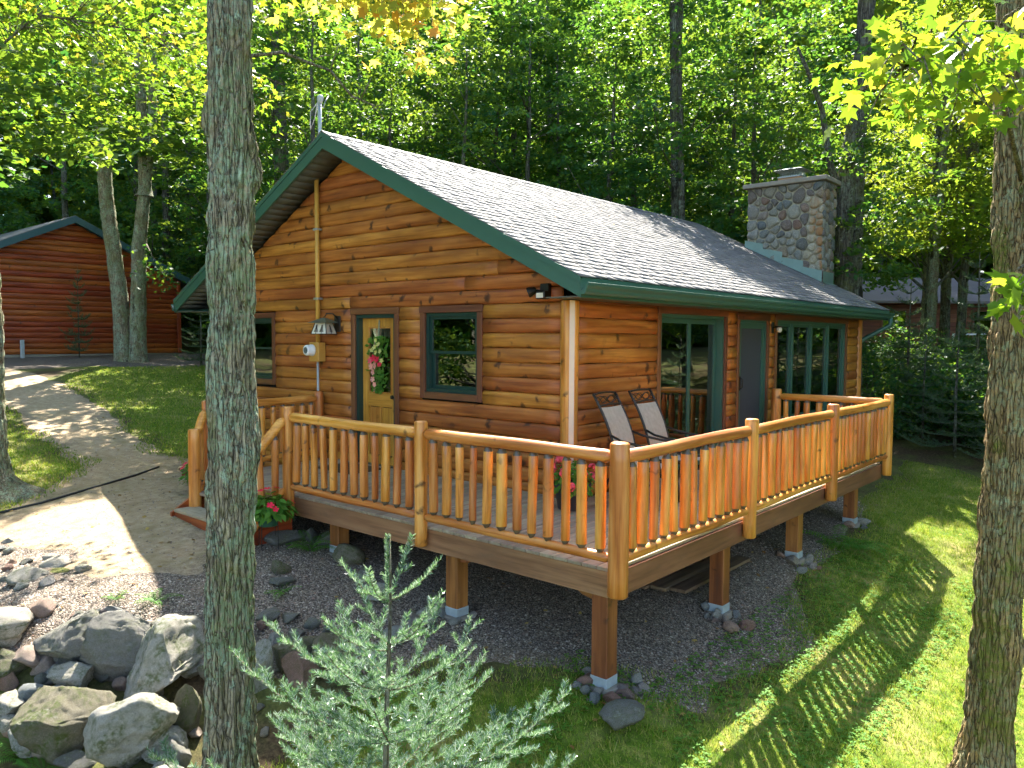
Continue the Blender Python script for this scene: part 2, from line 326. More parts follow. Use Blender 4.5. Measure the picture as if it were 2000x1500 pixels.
# ------------------------------------------------------------------ object helpers
WM = {}
def link(o, parent=None, mat4=None):
    COL.objects.link(o)
    w = mat4 if mat4 is not None else Matrix.Identity(4)
    o.matrix_basis = w
    WM[o] = w.copy()
    if parent is not None:
        o.parent = parent
        o.matrix_parent_inverse = WM[parent].inverted()
    return o
def tag(o, label, cat, group=None, kind=None):
    if label: o["label"] = label
    if cat: o["category"] = cat
    if group: o["group"] = group
    if kind: o["kind"] = kind
    return o
def structure(o, label=None):
    o["kind"] = "structure"
    if label: o["label"] = label
    return o
def empty(name, loc, label, cat, group=None):
    o = bpy.data.objects.new(name, None); o.empty_display_size = 0.2
    link(o, None, Matrix.Translation(loc))
    return tag(o, label, cat, group)
def set_smooth(me, on=True):
    me.polygons.foreach_set("use_smooth", np.full(len(me.polygons), on, dtype=bool))
def raw_mesh(name, V, F, smooth=False, attr=None, attr_dom='FACE'):
    """V (n,3); F list of arrays of equal-length faces (or one array)."""
    me = bpy.data.meshes.new(name)
    V = np.asarray(V, np.float32)
    Fs = F if isinstance(F, list) else [F]
    Fs = [np.asarray(f, np.int32) for f in Fs if len(f)]
    loops = np.concatenate([f.ravel() for f in Fs])
    sizes = np.concatenate([np.full(len(f), f.shape[1], np.int32) for f in Fs])
    starts = np.concatenate([[0], np.cumsum(sizes)[:-1]]).astype(np.int32)
    me.vertices.add(len(V)); me.vertices.foreach_set("co", V.ravel())
    me.loops.add(len(loops)); me.loops.foreach_set("vertex_index", loops)
    me.polygons.add(len(sizes)); me.polygons.foreach_set("loop_start", starts)
    me.update(calc_edges=True)
    if smooth: set_smooth(me)
    for k, v in (attr or {}).items():
        a = me.attributes.new(k, 'FLOAT', attr_dom); a.data.foreach_set("value", np.asarray(v, np.float32))
    return me
def mobj(name, me, mat, parent=None, mat4=None):
    if mat is not None and len(me.materials) == 0: me.materials.append(mat)
    return link(bpy.data.objects.new(name, me), parent, mat4)
def pymesh(name, V, F, mat, parent=None, mat4=None, smooth=False):
    me = bpy.data.meshes.new(name); me.from_pydata([tuple(v) for v in V], [], [tuple(f) for f in F]); me.update()
    if smooth: set_smooth(me)
    return mobj(name, me, mat, parent, mat4)
_boxcache = {}
def box(name, lo, hi, mat, parent=None, bevel=0.004, axis_mat=None):
    """axis aligned box, origin at its centre; axis_mat(axis) picks a wood material along the longest side"""
    lo = np.array(lo, float); hi = np.array(hi, float); c = (lo + hi) / 2; d = hi - lo
    key = (tuple(np.round(d, 4)), bevel)
    bv = min(bevel, d.min() * 0.3)
    m = mat if axis_mat is None else axis_mat('XYZ'[int(np.argmax(d))])
    key = (tuple(np.round(d, 4)), bv, m.name + str(id(m)))
    if key not in _boxcache:
        bm = bmesh.new(); bmesh.ops.create_cube(bm, size=1.0)
        bmesh.ops.scale(bm, vec=Vector(d), verts=bm.verts)
        if bv > 0: bmesh.ops.bevel(bm, geom=bm.edges[:], offset=bv, segments=1, affect='EDGES')
        me = bpy.data.meshes.new(name); bm.to_mesh(me); bm.free(); me.materials.append(m); _boxcache[key] = me
    return mobj(name, _boxcache[key], m, parent, Matrix.Translation(c))
def frames(P):
    P = np.asarray(P, float); T = np.gradient(P, axis=0); T /= np.linalg.norm(T, axis=1)[:, None] + 1e-9
    N = np.zeros_like(T); ref = np.array([0, 0, 1.0]) if abs(T[0, 2]) < 0.9 else np.array([1.0, 0, 0])
    for i in range(len(P)):
        n = ref - T[i] * (ref @ T[i]); n /= np.linalg.norm(n) + 1e-9; N[i] = n; ref = n
    return T, N, np.cross(T, N)
def sweep(P, r, n=8, cap=True):
    P = np.asarray(P, float); k = len(P); r = np.broadcast_to(np.asarray(r, float), (k,))
    T, N, B = frames(P); a = np.arange(n) / n * 2 * np.pi
    V = P[:, None] + r[:, None, None] * (np.cos(a)[None, :, None] * N[:, None] + np.sin(a)[None, :, None] * B[:, None])
    V = V.reshape(-1, 3); F = []
    for i in range(k - 1):
        for j in range(n): F.append((i * n + j, i * n + (j + 1) % n, (i + 1) * n + (j + 1) % n, (i + 1) * n + j))
    V = [tuple(v) for v in V]
    if cap:
        for e, rev in ((0, True), (k - 1, False)):
            f = [e * n + j for j in range(n)]; F.append(tuple(f[::-1] if rev else f))
    return V, F
def tube(name, P, r, mat, parent=None, n=8, smooth=True, base=None):
    P = np.asarray(P, float); o = P[0] if base is None else np.array(base)
    V, F = sweep(P - o, r, n)
    ob = pymesh(name, V, F, mat, parent, Matrix.Translation(o))
    if smooth: set_smooth(ob.data); 
    return ob
class Joint:
    """collects simple pieces of one part into one mesh"""
    def __init__(s): s.V = []; s.F = []
    def add(s, V, F):
        k = len(s.V); s.V += [tuple(v) for v in V]; s.F += [tuple(i + k for i in f) for f in F]; return s
    def sweep(s, P, r, n=8): return s.add(*sweep(P, r, n))
    def box(s, lo, hi):
        x0, y0, z0 = lo; x1, y1, z1 = hi
        return s.add([(x0, y0, z0), (x1, y0, z0), (x1, y1, z0), (x0, y1, z0), (x0, y0, z1), (x1, y0, z1), (x1, y1, z1), (x0, y1, z1)],
                     [(0, 3, 2, 1), (4, 5, 6, 7), (0, 1, 5, 4), (1, 2, 6, 5), (2, 3, 7, 6), (3, 0, 4, 7)])
    def build(s, name, mat, parent=None, mat4=None, smooth=False): return pymesh(name, s.V, s.F, mat, parent, mat4, smooth)
def lathe(prof, n=20):
    V = []; F = []; k = len(prof)
    for r, z in prof:
        for j in range(n): V.append((r * math.cos(2 * math.pi * j / n), r * math.sin(2 * math.pi * j / n), z))
    for i in range(k - 1):
        for j in range(n): F.append((i * n + j, i * n + (j + 1) % n, (i + 1) * n + (j + 1) % n, (i + 1) * n + j))
    F.append(tuple(range(n))[::-1]); F.append(tuple((k - 1) * n + j for j in range(n)))
    return V, F
def vnoise(P, seed=0):
    P = np.asarray(P, float); i = np.floor(P).astype(np.int64); f = P - i; u = f * f * (3 - 2 * f)
    def h(a, b, c):
        n = (a * 374761393 + b * 668265263 + c * 1442695041 + seed * 1274126177) & 0xffffffff
        n = ((n ^ (n >> 13)) * 1274126177) & 0xffffffff
        n = n ^ (n >> 16)
        return (n & 0xffff) / 32767.5 - 1
    r = 0
    for dx in (0, 1):
        for dy in (0, 1):
            for dz in (0, 1):
                w = (u[:, 0] if dx else 1 - u[:, 0]) * (u[:, 1] if dy else 1 - u[:, 1]) * (u[:, 2] if dz else 1 - u[:, 2])
                r = r + w * h(i[:, 0] + dx, i[:, 1] + dy, i[:, 2] + dz)
    return r
def fbm(P, seed=0, o=4):
    s = 0; a = 1; t = 0
    for k in range(o): s = s + a * vnoise(np.asarray(P) * 2 ** k, seed + k); t += a; a *= 0.5
    return s / t
# ------------------------------------------------------------------ terrain
CP = np.array([
(1.69,-1.78,-1.02),(0,-1.73,-.86),(-1.8,-1.73,-.6),(1.69,.27,-.97),(1.69,2.22,-.85),(1.69,4.32,-.82),
(-2.6,-2.5,-.5),(-4.2,-2.4,-.43),(-3.2,-3.1,-.55),(-2.0,-3.5,-.6),(-1.9,-4.1,-.72),(-2.6,-4.8,-.75),(-6.3,-3.1,-.5),(-7.3,-3.1,-.42),
(-.9,-4.2,-1.12),(-.5,-4.9,-1.4),(.4,-4.2,-1.42),(2,-4.2,-1.55),(.8,-3.2,-1.2),(-.3,-3.1,-.95),(1.7,-2.8,-1.22),(-.9,-3.3,-.8),
(-1.5,-5.2,-1.35),(-3.0,-5.8,-1.2),(-5,-5.5,-.9),
(2.68,1.7,-1.28),(2.75,-.75,-1.32),(3.25,1.1,-1.42),(4.2,-.7,-1.6),(5,-3,-1.9),(3.2,-3,-1.6),(5,-6.8,-2.2),(2.5,3.0,-1.12),(3.6,4,-1.12),(2.4,6.6,-.92),(4.5,8,-1.0),(6,4,-1.6),(8,0,-2.1),
(0,0,-.7),(0,5,-.6),(-4,0,-.45),(-7.7,0,-.35),(-7.7,5,-.1),(-7.7,10,.1),(-4,12,.0),(0,12,-.5),(2,11,-.8),(4,13,-.5),
(-10,.6,-.15),(-10,-3,-.25),(-14,1,.35),(-14,-4,.2),(-18,2,.85),(-22,1,1.08),(-22,6.3,1.16),(-18,5.5,.85),(-13,5,.35),(-22,-5,.9),(-30,3,1.4),
(0,17,.5),(-4,19,.9),(3,19,.8),(-4,28,1.35),(-8,28,1.4),(0,30,1.4),(8,18,.3),(10,10,-1.0),(12,28,1.0),(-12,14,.6),(-12,24,1.2),(-25,14,1.5),(-25,28,2.0),(-10,40,2.0),(10,45,2.0),(-35,-10,1),(-15,-15,-.2),(0,-12,-2.2),(15,-8,-3),(20,10,-2),(25,30,0),(-45,20,2.5)
], float)
def _phi(r2): return np.where(r2 > 0, 0.5 * r2 * np.log(r2 + 1e-12), 0)
_X = CP[:, :2]; _n = len(_X)
_A = np.zeros((_n + 3, _n + 3)); _A[:_n, :_n] = _phi(((_X[:, None] - _X[None]) ** 2).sum(-1)) + np.eye(_n) * 0.02
_A[:_n, _n:] = np.c_[np.ones(_n), _X]; _A[_n:, :_n] = _A[:_n, _n:].T
_W = np.linalg.solve(_A, np.r_[CP[:, 2], 0, 0, 0])
def H0(x, y):
    x = np.asarray(x, float); y = np.asarray(y, float); s = x.shape; x = x.ravel(); y = y.ravel()
    a = np.clip(x, -45, 25); b = np.clip(y, -14, 45); out = np.zeros(len(x))
    for i in range(0, len(x), 20000):
        D = (a[i:i + 20000, None] - CP[None, :, 0]) ** 2 + (b[i:i + 20000, None] - CP[None, :, 1]) ** 2
        out[i:i + 20000] = _phi(D) @ _W[:-3] + _W[-3] + _W[-2] * a[i:i + 20000] + _W[-1] * b[i:i + 20000]
    return out.reshape(s)
def H(x, y):
    x = np.asarray(x, float); y = np.asarray(y, float)
    P = np.stack([x.ravel(), y.ravel(), np.zeros(x.size)], 1)
    return H0(x, y) + (0.022 * fbm(P * 0.9, 3, 3) + 0.006 * vnoise(P * 6, 9)).reshape(x.shape)
def hz(x, y): return float(H(np.array([x]), np.array([y]))[0])

def poly_sdf(poly, X, Y):
    P = np.array(poly, float); d = np.full(X.shape, 1e9); ins = np.zeros(X.shape, bool)
    for a, b in zip(P, np.roll(P, -1, 0)):
        e = b - a; wx = X - a[0]; wy = Y - a[1]
        t = np.clip((wx * e[0] + wy * e[1]) / (e @ e), 0, 1)
        d = np.minimum(d, np.hypot(wx - t * e[0], wy - t * e[1]))
        c = ((a[1] > Y) != (b[1] > Y)) & (X < (b[0] - a[0]) * (Y - a[1]) / (b[1] - a[1] + 1e-12) + a[0])
        ins ^= c
    return np.where(ins, -d, d)
def region(polys, amp=0.10, seed=0, freq=1.6):
    def f(X, Y):
        s = poly_sdf(polys[0], X, Y)
        for p in polys[1:]: s = np.minimum(s, poly_sdf(p, X, Y))
        P = np.stack([X.ravel(), Y.ravel(), np.zeros(X.size)], 1)
        return s + amp * fbm(P * freq, 40 + seed, 4).reshape(X.shape)
    return f
DRIVE = [(-2.05, -3.5), (-1.9, -3.2), (-2.45, -2.55), (-4.2, -2.3), (-4.6, -1.8), (-7.75, -.6), (-9.8, -.4), (-12.7, .1), (-16.2, .4), (-20, 0), (-25, -1.5), (-25, -4), (-17, -2.2), (-13.5, -1.5), (-10.4, -1.9), (-8.2, -1.95), (-7.0, -2.8), (-6.5, -3.6), (-5.6, -4.1), (-4.5, -3.8), (-3.4, -3.85), (-2.7, -3.9)]
GRAV = [(-2.45, -2.6), (-1.9, -3.2), (-2.05, -3.55), (-2.7, -3.95), (-3.4, -3.9), (-4.5, -3.9), (-5.5, -4.2), (-4.2, -5.0), (-2.6, -4.9), (-1.7, -4.4), (-1.0, -3.9), (-.4, -3.3), (.3, -2.6), (.7, -2.0), (1.35, -1.85), (1.95, -1.62), (2.25, -1.3), (2.38, -.6), (2.6, .5), (2.35, 1.2), (1.95, 1.8), (2.05, 2.9), (1.75, 4.3), (1.5, 6), (0, 6), (-4, -.5), (-4.2, -2.2)]
GRAV2 = [(-22.4, -.5), (-18.6, -.2), (-18.4, 2.2), (-17.4, 3.6), (-18.2, 6.6), (-22.4, 7)]
LAWN1 = [(.2, -2.8), (1.3, -1.9), (2.3, -1.1), (2.5, .6), (1.9, 2), (1.7, 5), (1.0, 10.6), (3, 10), (4.6, 8.4), (6.5, 5), (8.5, 0), (8.5, -8.8), (3, -8.8), (0.4, -4.6)]
LAWN2 = [(-4.4, -1.7), (-7.6, -.5), (-12.6, .2), (-16, .6), (-18.4, 2.0), (-17.6, 6.4), (-12, 8), (-8.2, 6), (-8, 0), (-4.6, -.3)]
LAWN3 = [(-7, -2.9), (-8.2, -2.0), (-10.4, -2.0), (-13.4, -1.6), (-17, -2.3), (-21, -6), (-10, -6), (-6.6, -3.7)]
f_drive = region([DRIVE], 0.34, 1, 1.3); GRAV3 = [(-1.6, -3.0), (-2.6, -2.9), (-3.0, -3.5), (-4.6, -3.4), (-5.8, -3.7), (-5.6, -4.5), (-1.8, -3.9)]
f_grav = region([GRAV, GRAV2, GRAV3], 0.30, 2, 1.5); f_lawn = region([LAWN1, LAWN2, LAWN3], 0.42, 3, 1.3)

def axis(parts):
    out = []
    for a, b, s in parts: out += list(np.arange(a, b - 1e-6, s))
    return np.array(out + [parts[-1][1]])
XS = axis([(-180, -60, 12), (-60, -27, 1.5), (-27, -8, .2), (-8, 6, .1), (6, 9, .25), (9, 30, 1.0), (30, 180, 12)])
YS = axis([(-150, -30, 12), (-30, -9, 1.0), (-9, 6.5, .1), (6.5, 16, .25), (16, 50, 1.0), (50, 200, 12)])
GX, GY = np.meshgrid(XS, YS, indexing='ij'); GZ = H(GX, GY)
nx, ny = GX.shape
_id = np.arange(nx * ny).reshape(nx, ny)
a_, b_, c_, d_ = _id[:-1, :-1].ravel(), _id[1:, :-1].ravel(), _id[1:, 1:].ravel(), _id[:-1, 1:].ravel()
GTRI = np.concatenate([np.stack([a_, b_, c_], 1), np.stack([a_, c_, d_], 1)])
GV = np.stack([GX.ravel(), GY.ravel(), GZ.ravel()], 1)
gme = raw_mesh("ground", GV, GTRI, True, {"edge": np.ones(len(GV))}, 'POINT')
structure(mobj("ground", gme, MG), "leaf-littered forest floor sloping round the cabin")
def overlay(name, f, dz, mat, label):
    s = f(GX, GY).ravel()
    ts = s[GTRI]
    inside = (ts < 0).all(1); cross = (ts < 0).any(1) & ~inside
    V = [GV]; E = [s]; tris = [GTRI[inside]]; extra_v = []; extra_s = []; extra_f = []; base = len(GV); cache = {}
    def cut(i, j):
        k = (min(i, j), max(i, j))
        if k not in cache:
            t = s[i] / (s[i] - s[j]); cache[k] = base + len(extra_v)
            extra_v.append(GV[i] + (GV[j] - GV[i]) * t); extra_s.append(0.0)
        return cache[k]
    for t in GTRI[cross]:
        poly = []
        for q in range(3):
            i, j = int(t[q]), int(t[(q + 1) % 3])
            if s[i] < 0: poly.append(i)
            if (s[i] < 0) != (s[j] < 0): poly.append(cut(i, j))
        for q in range(1, len(poly) - 1): extra_f.append((poly[0], poly[q], poly[q + 1]))
    allv = np.concatenate([GV, np.array(extra_v).reshape(-1, 3)]); alls = np.concatenate([s, extra_s])
    F = np.concatenate([GTRI[inside], np.array(extra_f, int).reshape(-1, 3)])
    used, inv = np.unique(F, return_inverse=True)
    v = allv[used].copy(); v[:, 2] += dz * np.clip(-alls[used] / 0.08, 0, 1)
    me = raw_mesh(name, v, inv.reshape(-1, 3), True, {"edge": np.clip(-alls[used] / 0.45, 0, 1)}, 'POINT')
    structure(mobj(name, me, mat), label)
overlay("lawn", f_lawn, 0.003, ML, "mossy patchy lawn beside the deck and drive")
overlay("gravel_bed", f_grav, 0.006, MV, "brown pea gravel under and before the deck")
overlay("driveway", f_drive, 0.010, MD, "sandy packed driveway leading to the stairs")

# pebbles on the gravel (stuff)
def scatter(f, box4, n, rng, thr=-0.05):
    x = rng.uniform(box4[0], box4[1], n); y = rng.uniform(box4[2], box4[3], n)
    k = f(x, y) < thr
    return x[k], y[k]
OCT_V = np.array([(1, 0, 0), (0.35, 0.9, 0), (-0.75, 0.55, 0), (-0.8, -0.5, 0), (0.3, -0.95, 0), (0, 0, 0.75)], float)
OCT_F = np.array([(0, 1, 5), (1, 2, 5), (2, 3, 5), (3, 4, 5), (4, 0, 5)])
def pebbles(name, x, y, smin, smax, dz, mat, label, rng):
    n = len(x); z = H(x, y) + dz
    a = rng.uniform(0, 6.28, n); s = rng.uniform(smin, smax, n) * rng.choice([0.7, 1, 1.0, 1.5], n); sx = rng.uniform(.7, 1.3, n)
    L = OCT_V[None] * s[:, None, None]; L = L * np.stack([sx, 1 / sx, rng.uniform(.6, 1.2, n)], 1)[:, None]
    c, q = np.cos(a)[:, None], np.sin(a)[:, None]
    V = np.stack([L[..., 0] * c - L[..., 1] * q + x[:, None], L[..., 0] * q + L[..., 1] * c + y[:, None], L[..., 2] + z[:, None]], -1)
    F = OCT_F[None] + (np.arange(n) * 6)[:, None, None]
    me = raw_mesh(name, V.reshape(-1, 3), F.reshape(-1, 3), True, {"leafrnd": np.repeat(rng.uniform(0, 1, n), 5)})
    o = mobj(name, me, mat); tag(o, label, "gravel", None, "stuff")
def pebble_mat():
    b = NB("loose_pebble"); at = b.n("Attribute", attribute_name="leafrnd").outputs['Fac']
    c = b.ramp(at, [(0, (0.11, 0.082, 0.06)), (0.35, (0.22, 0.165, 0.118)), (0.62, (0.32, 0.255, 0.19)), (0.84, (0.47, 0.405, 0.325)), (0.92, (0.27, 0.14, 0.09)), (1, (0.17, 0.155, 0.145))])
    return b.done(b.bsdf(c, 0.7, None, 0.4))
PEB = pebble_mat()
px, py = scatter(f_grav, (-6, 3, -5.2, 6), 150000, RNG, -.02)
k_ = f_drive(px, py) > 0.03; px, py = px[k_], py[k_]
pebbles("loose_gravel", px, py, 0.006, 0.012, 0.004, PEB, "loose brown and grey pebbles covering the gravel bed", RNG)
px, py = scatter(f_drive, (-12, -1.9, -4.2, 0.2), 5000, RNG, -0.1)
pebbles("drive_grit", px, py, 0.006, 0.013, 0.012, PEB, "scattered small stones on the sandy drive", RNG)

# grass blades and clover (stuff)
def blades(name, x, y, hmin, hmax, wd, mat, label, rng, lean=0.6):
    n = len(x); z = H(x, y) + 0.003; a = rng.uniform(0, 6.28, n); h = rng.uniform(hmin, hmax, n)
    dx, dy = np.cos(a), np.sin(a); la = rng.uniform(0, 6.28, n); ll = h * rng.uniform(.2, lean, n)
    w = wd * rng.uniform(.7, 1.4, n)
    V = np.stack([np.stack([x - dx * w, y - dy * w, z], 1), np.stack([x + dx * w, y + dy * w, z], 1), np.stack([x + np.cos(la) * ll, y + np.sin(la) * ll, z + h], 1)], 1)
    me = raw_mesh(name, V.reshape(-1, 3), np.arange(3 * n).reshape(-1, 3), False, {"leafrnd": rng.uniform(0, 1, n)})
    tag(mobj(name, me, mat), label, "grass", None, "stuff")
gx, gy = scatter(f_lawn, (0.2, 5.5, -4.5, 10.6), 170000, RNG, 0.16)
blades("lawn_grass", gx, gy, 0.015, 0.05, 0.0035, LEAF_G, "short mossy grass on the slope by the deck", RNG)
tx, ty = RNG.uniform(.3, 5.5, 700), RNG.uniform(-4.5, 9, 700); k_ = f_lawn(tx, ty) < .05; tx, ty = tx[k_], ty[k_]
tx = np.repeat(tx, 26) + RNG.normal(0, .035, len(tx) * 26); ty = np.repeat(ty, 26) + RNG.normal(0, .035, len(ty) * 26)
blades("grass_tufts", tx, ty, 0.04, 0.11, 0.003, LEAF_G, "taller tufts of grass dotted over the slope", RNG, .9)
gx, gy = scatter(f_lawn, (-18, -4.4, -6, 7), 130000, RNG, 0.22)
blades("yard_grass", gx, gy, 0.02, 0.06, 0.008, LEAF_G, "short grass beside the sandy drive", RNG)
def clover(name, x, y, s0, s1, label, rng):
    n = len(x); z = H(x, y) + rng.uniform(0.01, 0.045, n); s = rng.uniform(s0, s1, n); V = []; 
    a0 = rng.uniform(0, 6.28, n); parts = []
    for k in range(3):
        a = a0 + k * 2.09; ux, uy = np.cos(a), np.sin(a); vx, vy = -uy, ux
        tz = rng.uniform(-.25, .35, n)
        def pt(f, g): return np.stack([x + (ux * f + vx * g) * s, y + (uy * f + vy * g) * s, z + tz * f * s], 1)
        parts.append(np.stack([pt(0, 0), pt(.6, -.45), pt(1.0, 0), pt(.6, .45)], 1))
    V = np.stack(parts, 1).reshape(-1, 3)
    me = raw_mesh(name, V, np.arange(len(V)).reshape(-1, 4), False, {"leafrnd": np.repeat(rng.uniform(0, 1, n), 3)})
    tag(mobj(name, me, LEAF_P), label, "ground cover", None, "stuff")
cx_, cy_ = RNG.uniform(0.2, 3.4, 14000), RNG.uniform(-3.4, 3.8, 14000)
P_ = np.stack([cx_, cy_, 0 * cx_], 1)
k_ = (fbm(P_ * 1.3, 77, 3) > 0.02) & (f_grav(cx_, cy_) > -0.9) & ((cx_ > 1.9) | (cy_ < -1.5))
cx_, cy_ = cx_[k_], cy_[k_]
clover("clover", cx_, cy_, 0.012, 0.030, "low green clover creeping at the gravel edge", RNG)
# ------------------------------------------------------------------ cabin
XR, ZR, SL = -3.851, 4.526, 0.496           # ridge x, ridge height, roof slope
XE = 0.47                                   # roof edge on the lit side
TH = math.atan(SL); CT, ST = math.cos(TH), math.sin(TH)
Y0, Y1 = -0.456, 10.5                       # rake planes
def ztop(x): return ZR - SL * abs(x - XR)
XL = 2 * XR - XE
cabin = empty("log_cabin", (XR, 5.0, -0.6), "orange log-sided cabin with grey shingle roof and green trim", "cabin")
fw = box("gable_wall", (-7.62, 0.13, -0.62), (0.0, 0.2, 2.1), CORE, cabin, 0)
sw = box("side_wall", (-0.2, 0.21, -0.62), (-0.13, 10.0, 2.1), CORE, cabin, 0)
box("frieze_board", (-0.02, 0.11, 2.152), (0.03, 10.0, 2.175), None, cabin, 0.002, M_trim)
box("wall_plate", (-0.2, 0.21, 2.1), (-0.13, 10.0, 2.3), CORE, cabin, 0)
bw = Joint().box((-7.62, 0.21, -0.6), (-7.5, 10.0, 2.1)).box((-7.5, 9.9, -0.6), (-0.21, 10.0, 2.1)).build("rear_walls", CORE, cabin)

PROF = [(0.0, 0.0), (0.018, 0.004), (0.030, 0.022), (0.038, 0.052), (0.0405, 0.086), (0.038, 0.120), (0.030, 0.150), (0.018, 0.166), (0.0, 0.1705)]
HC = 0.1715
def log_piece(parent, wall, u0, u1, z0, matf, lim=None, name="siding_log", base_out=0.0, hc=HC):
    L = u1 - u0
    if L < 0.05: return
    k = max(2, int(L / 0.22)); us = np.linspace(0, L, k + 1); npf = len(PROF); V = []; F = []
    sd = random.random() * 90
    for i, u in enumerate(us):
        wob = 0.004 * math.sin(u * 5.1 + sd) + 0.004 * math.sin(u * 13.7 + sd * 2)
        for o, z in PROF:
            zz = z * hc / HC
            uu = u0 + u
            if lim: a, b_ = lim(z0 + zz); uu = min(max(uu, a), b_)
            dz = wob * (1 - z / 0.17) if z < 0.08 else 0
            V.append((uu - u0, -(o * (1 + wob * 8)) - base_out, zz + dz))
    for i in range(k):
        for j in range(npf - 1):
            a = i * npf + j; F.append((a, a + npf, a + npf + 1, a + 1))
    F.append(tuple(range(npf))); F.append(tuple(k * npf + j for j in range(npf))[::-1])
    if wall == 'front': m4 = Matrix.Translation((u0, 0, z0))
    elif wall == 'side': m4 = Matrix.Translation((0, u0, z0)) @ Matrix.Rotation(math.pi / 2, 4, 'Z')
    else: m4 = wall @ Matrix.Translation((u0, 0, z0))
    o = pymesh(name, V, F, matf('X'), parent, m4)
    set_smooth(o.data)
    return o
def courses(parent, wall, u0, u1, z_start, n, holes, matf, lim=None, maxlen=3.8):
    for c in range(n):
        z = z_start + c * HC; zc = z + HC / 2
        a, b_ = (u0, u1)
        if lim:
            la, lb = lim(z); a, b_ = max(a, la), min(b_, lb)
        if b_ - a < 0.1: continue
        segs = [(a, b_)]
        for h0, h1, hz0, hz1 in holes:
            if hz0 - 0.02 < zc < hz1 + 0.02:
                ns = []
                for s0, s1 in segs:
                    if h1 <= s0 or h0 >= s1: ns.append((s0, s1)); continue
                    if h0 > s0: ns.append((s0, h0))
                    if h1 < s1: ns.append((h1, s1))
                segs = ns
        for s0, s1 in segs:
            while s1 - s0 > maxlen + 0.6:
                t = s0 + random.uniform(0.45, 1.0) * maxlen
                log_piece(parent, wall, s0, t - 0.002, z, matf, lim); s0 = t
            log_piece(parent, wall, s0, s1, z, matf, lim)
ZW = 2.158 - 15 * HC
def gable_lim(z):
    t = (ZR - 0.235 - z) / SL
    return max(-7.62, XR - t), min(-0.085, XR + t)
FH = [(-3.79, -2.779, -1, 2.158), (-2.361, -1.27, 0.99, 2.155), (-7.0, -5.712, 1.0, 2.14)]
courses(fw, 'front', -7.62, -0.085, ZW, 28, FH, M_siding, gable_lim, 6.5)
SH = [(1.826, 3.815, -1, 2.3), (4.163, 5.342, -1, 2.3), (5.595, 9.222, 0.28, 2.3)]
courses(sw, 'side', 0.10, 9.93, ZW, 15, SH, M_siding)
# corner posts
def log_post(name, x, y, z0, z1, r, parent, matf=M_rail, n=16, seed=0, chamfer=0.012, flat=None):
    zs = [z0, z0 + chamfer] + list(np.linspace(z0, z1, 9)[1:-1]) + [z1 - chamfer, z1]
    V = []; F = []
    for i, z in enumerate(zs):
        rr = r * (0.84 if i in (0, len(zs) - 1) else 1.0)
        for j in range(n):
            a = 2 * math.pi * j / n
            q = 1 + 0.035 * math.sin(2 * a + seed + z * 1.7) + 0.02 * math.sin(3 * a + seed * 2 - z * 2.3)
            V.append((rr * q * math.cos(a), rr * q * math.sin(a), z - z0))
    for i in range(len(zs) - 1):
        for j in range(n): F.append((i * n + j, i * n + (j + 1) % n, (i + 1) * n + (j + 1) % n, (i + 1) * n + j))
    F.append(tuple(range(n))[::-1]); F.append(tuple((len(zs) - 1) * n + j for j in range(n)))
    o = pymesh(name, V, F, matf('Z'), parent, Matrix.Translation((x, y, z0)))
    set_smooth(o.data)
    return o
log_post("corner_post", 0.005, -0.005, -0.6, 2.17, 0.098, cabin, M_rail, 18, 3.0)
pymesh("corner_strip", [(.066, -.093, -.6), (.106, -.053, -.6), (.106, -.053, 2.165), (.066, -.093, 2.165), (.03, -.05, -.6), (.06, -.02, -.6), (.06, -.02, 2.165), (.03, -.05, 2.165)], [(0, 1, 2, 3), (0, 3, 7, 4), (1, 5, 6, 2)], simple("pale_corner_strip", (0.72, 0.56, 0.42), 0.35, 0.5, 0, .15), cabin)  # pale strip along the outer face of the corner post
log_post("corner_post", 0.0, 10.0, -0.6, 2.17, 0.09, cabin, M_rail, 14, 1.0)

def wbox(wall, name, u0, u1, o0, o1, z0, z1, mat, parent, bevel=0.004, axis_mat=None):
    if wall == 'front': return box(name, (u0, -o1, z0), (u1, -o0, z1), mat, parent, bevel, axis_mat)
    return box(name, (o0, u0, z0), (o1, u1, z1), mat, parent, bevel, axis_mat)
def trim_set(wall, par, u0, u1, z0, z1, w, sill=True, head=None):
    hd = head or w
    wbox(wall, "trim_board", u0 - 0.01, u1 + 0.01, -0.02, 0.052, z1 - hd, z1, None, par, 0.004, M_trim)
    wbox(wall, "trim_board", u0, u0 + w, -0.02, 0.047, z0, z1 - hd - 0.001, None, par, 0.004, M_trim)
    wbox(wall, "trim_board", u1 - w, u1, -0.02, 0.047, z0, z1 - hd - 0.001, None, par, 0.004, M_trim)
    if sill: wbox(wall, "trim_board", u0 + w + 0.001, u1 - w - 0.001, -0.02, 0.049, z0, z0 + w, None, par, 0.004, M_trim)
def frame4(wall, name, par, u0, u1, z0, z1, w, o0, o1, mat):
    f = Joint()
    def bx(a, b_, c, d): 
        if wall == 'front': f.box((a, -o1, c), (b_, -o0, d))
        else: f.box((o0, a, c), (o1, b_, d))
    bx(u0, u0 + w, z0, z1); bx(u1 - w, u1, z0, z1); bx(u0 + w, u1 - w, z0, z0 + w); bx(u0 + w, u1 - w, z1 - w, z1)
    return f.build(name, mat, par)
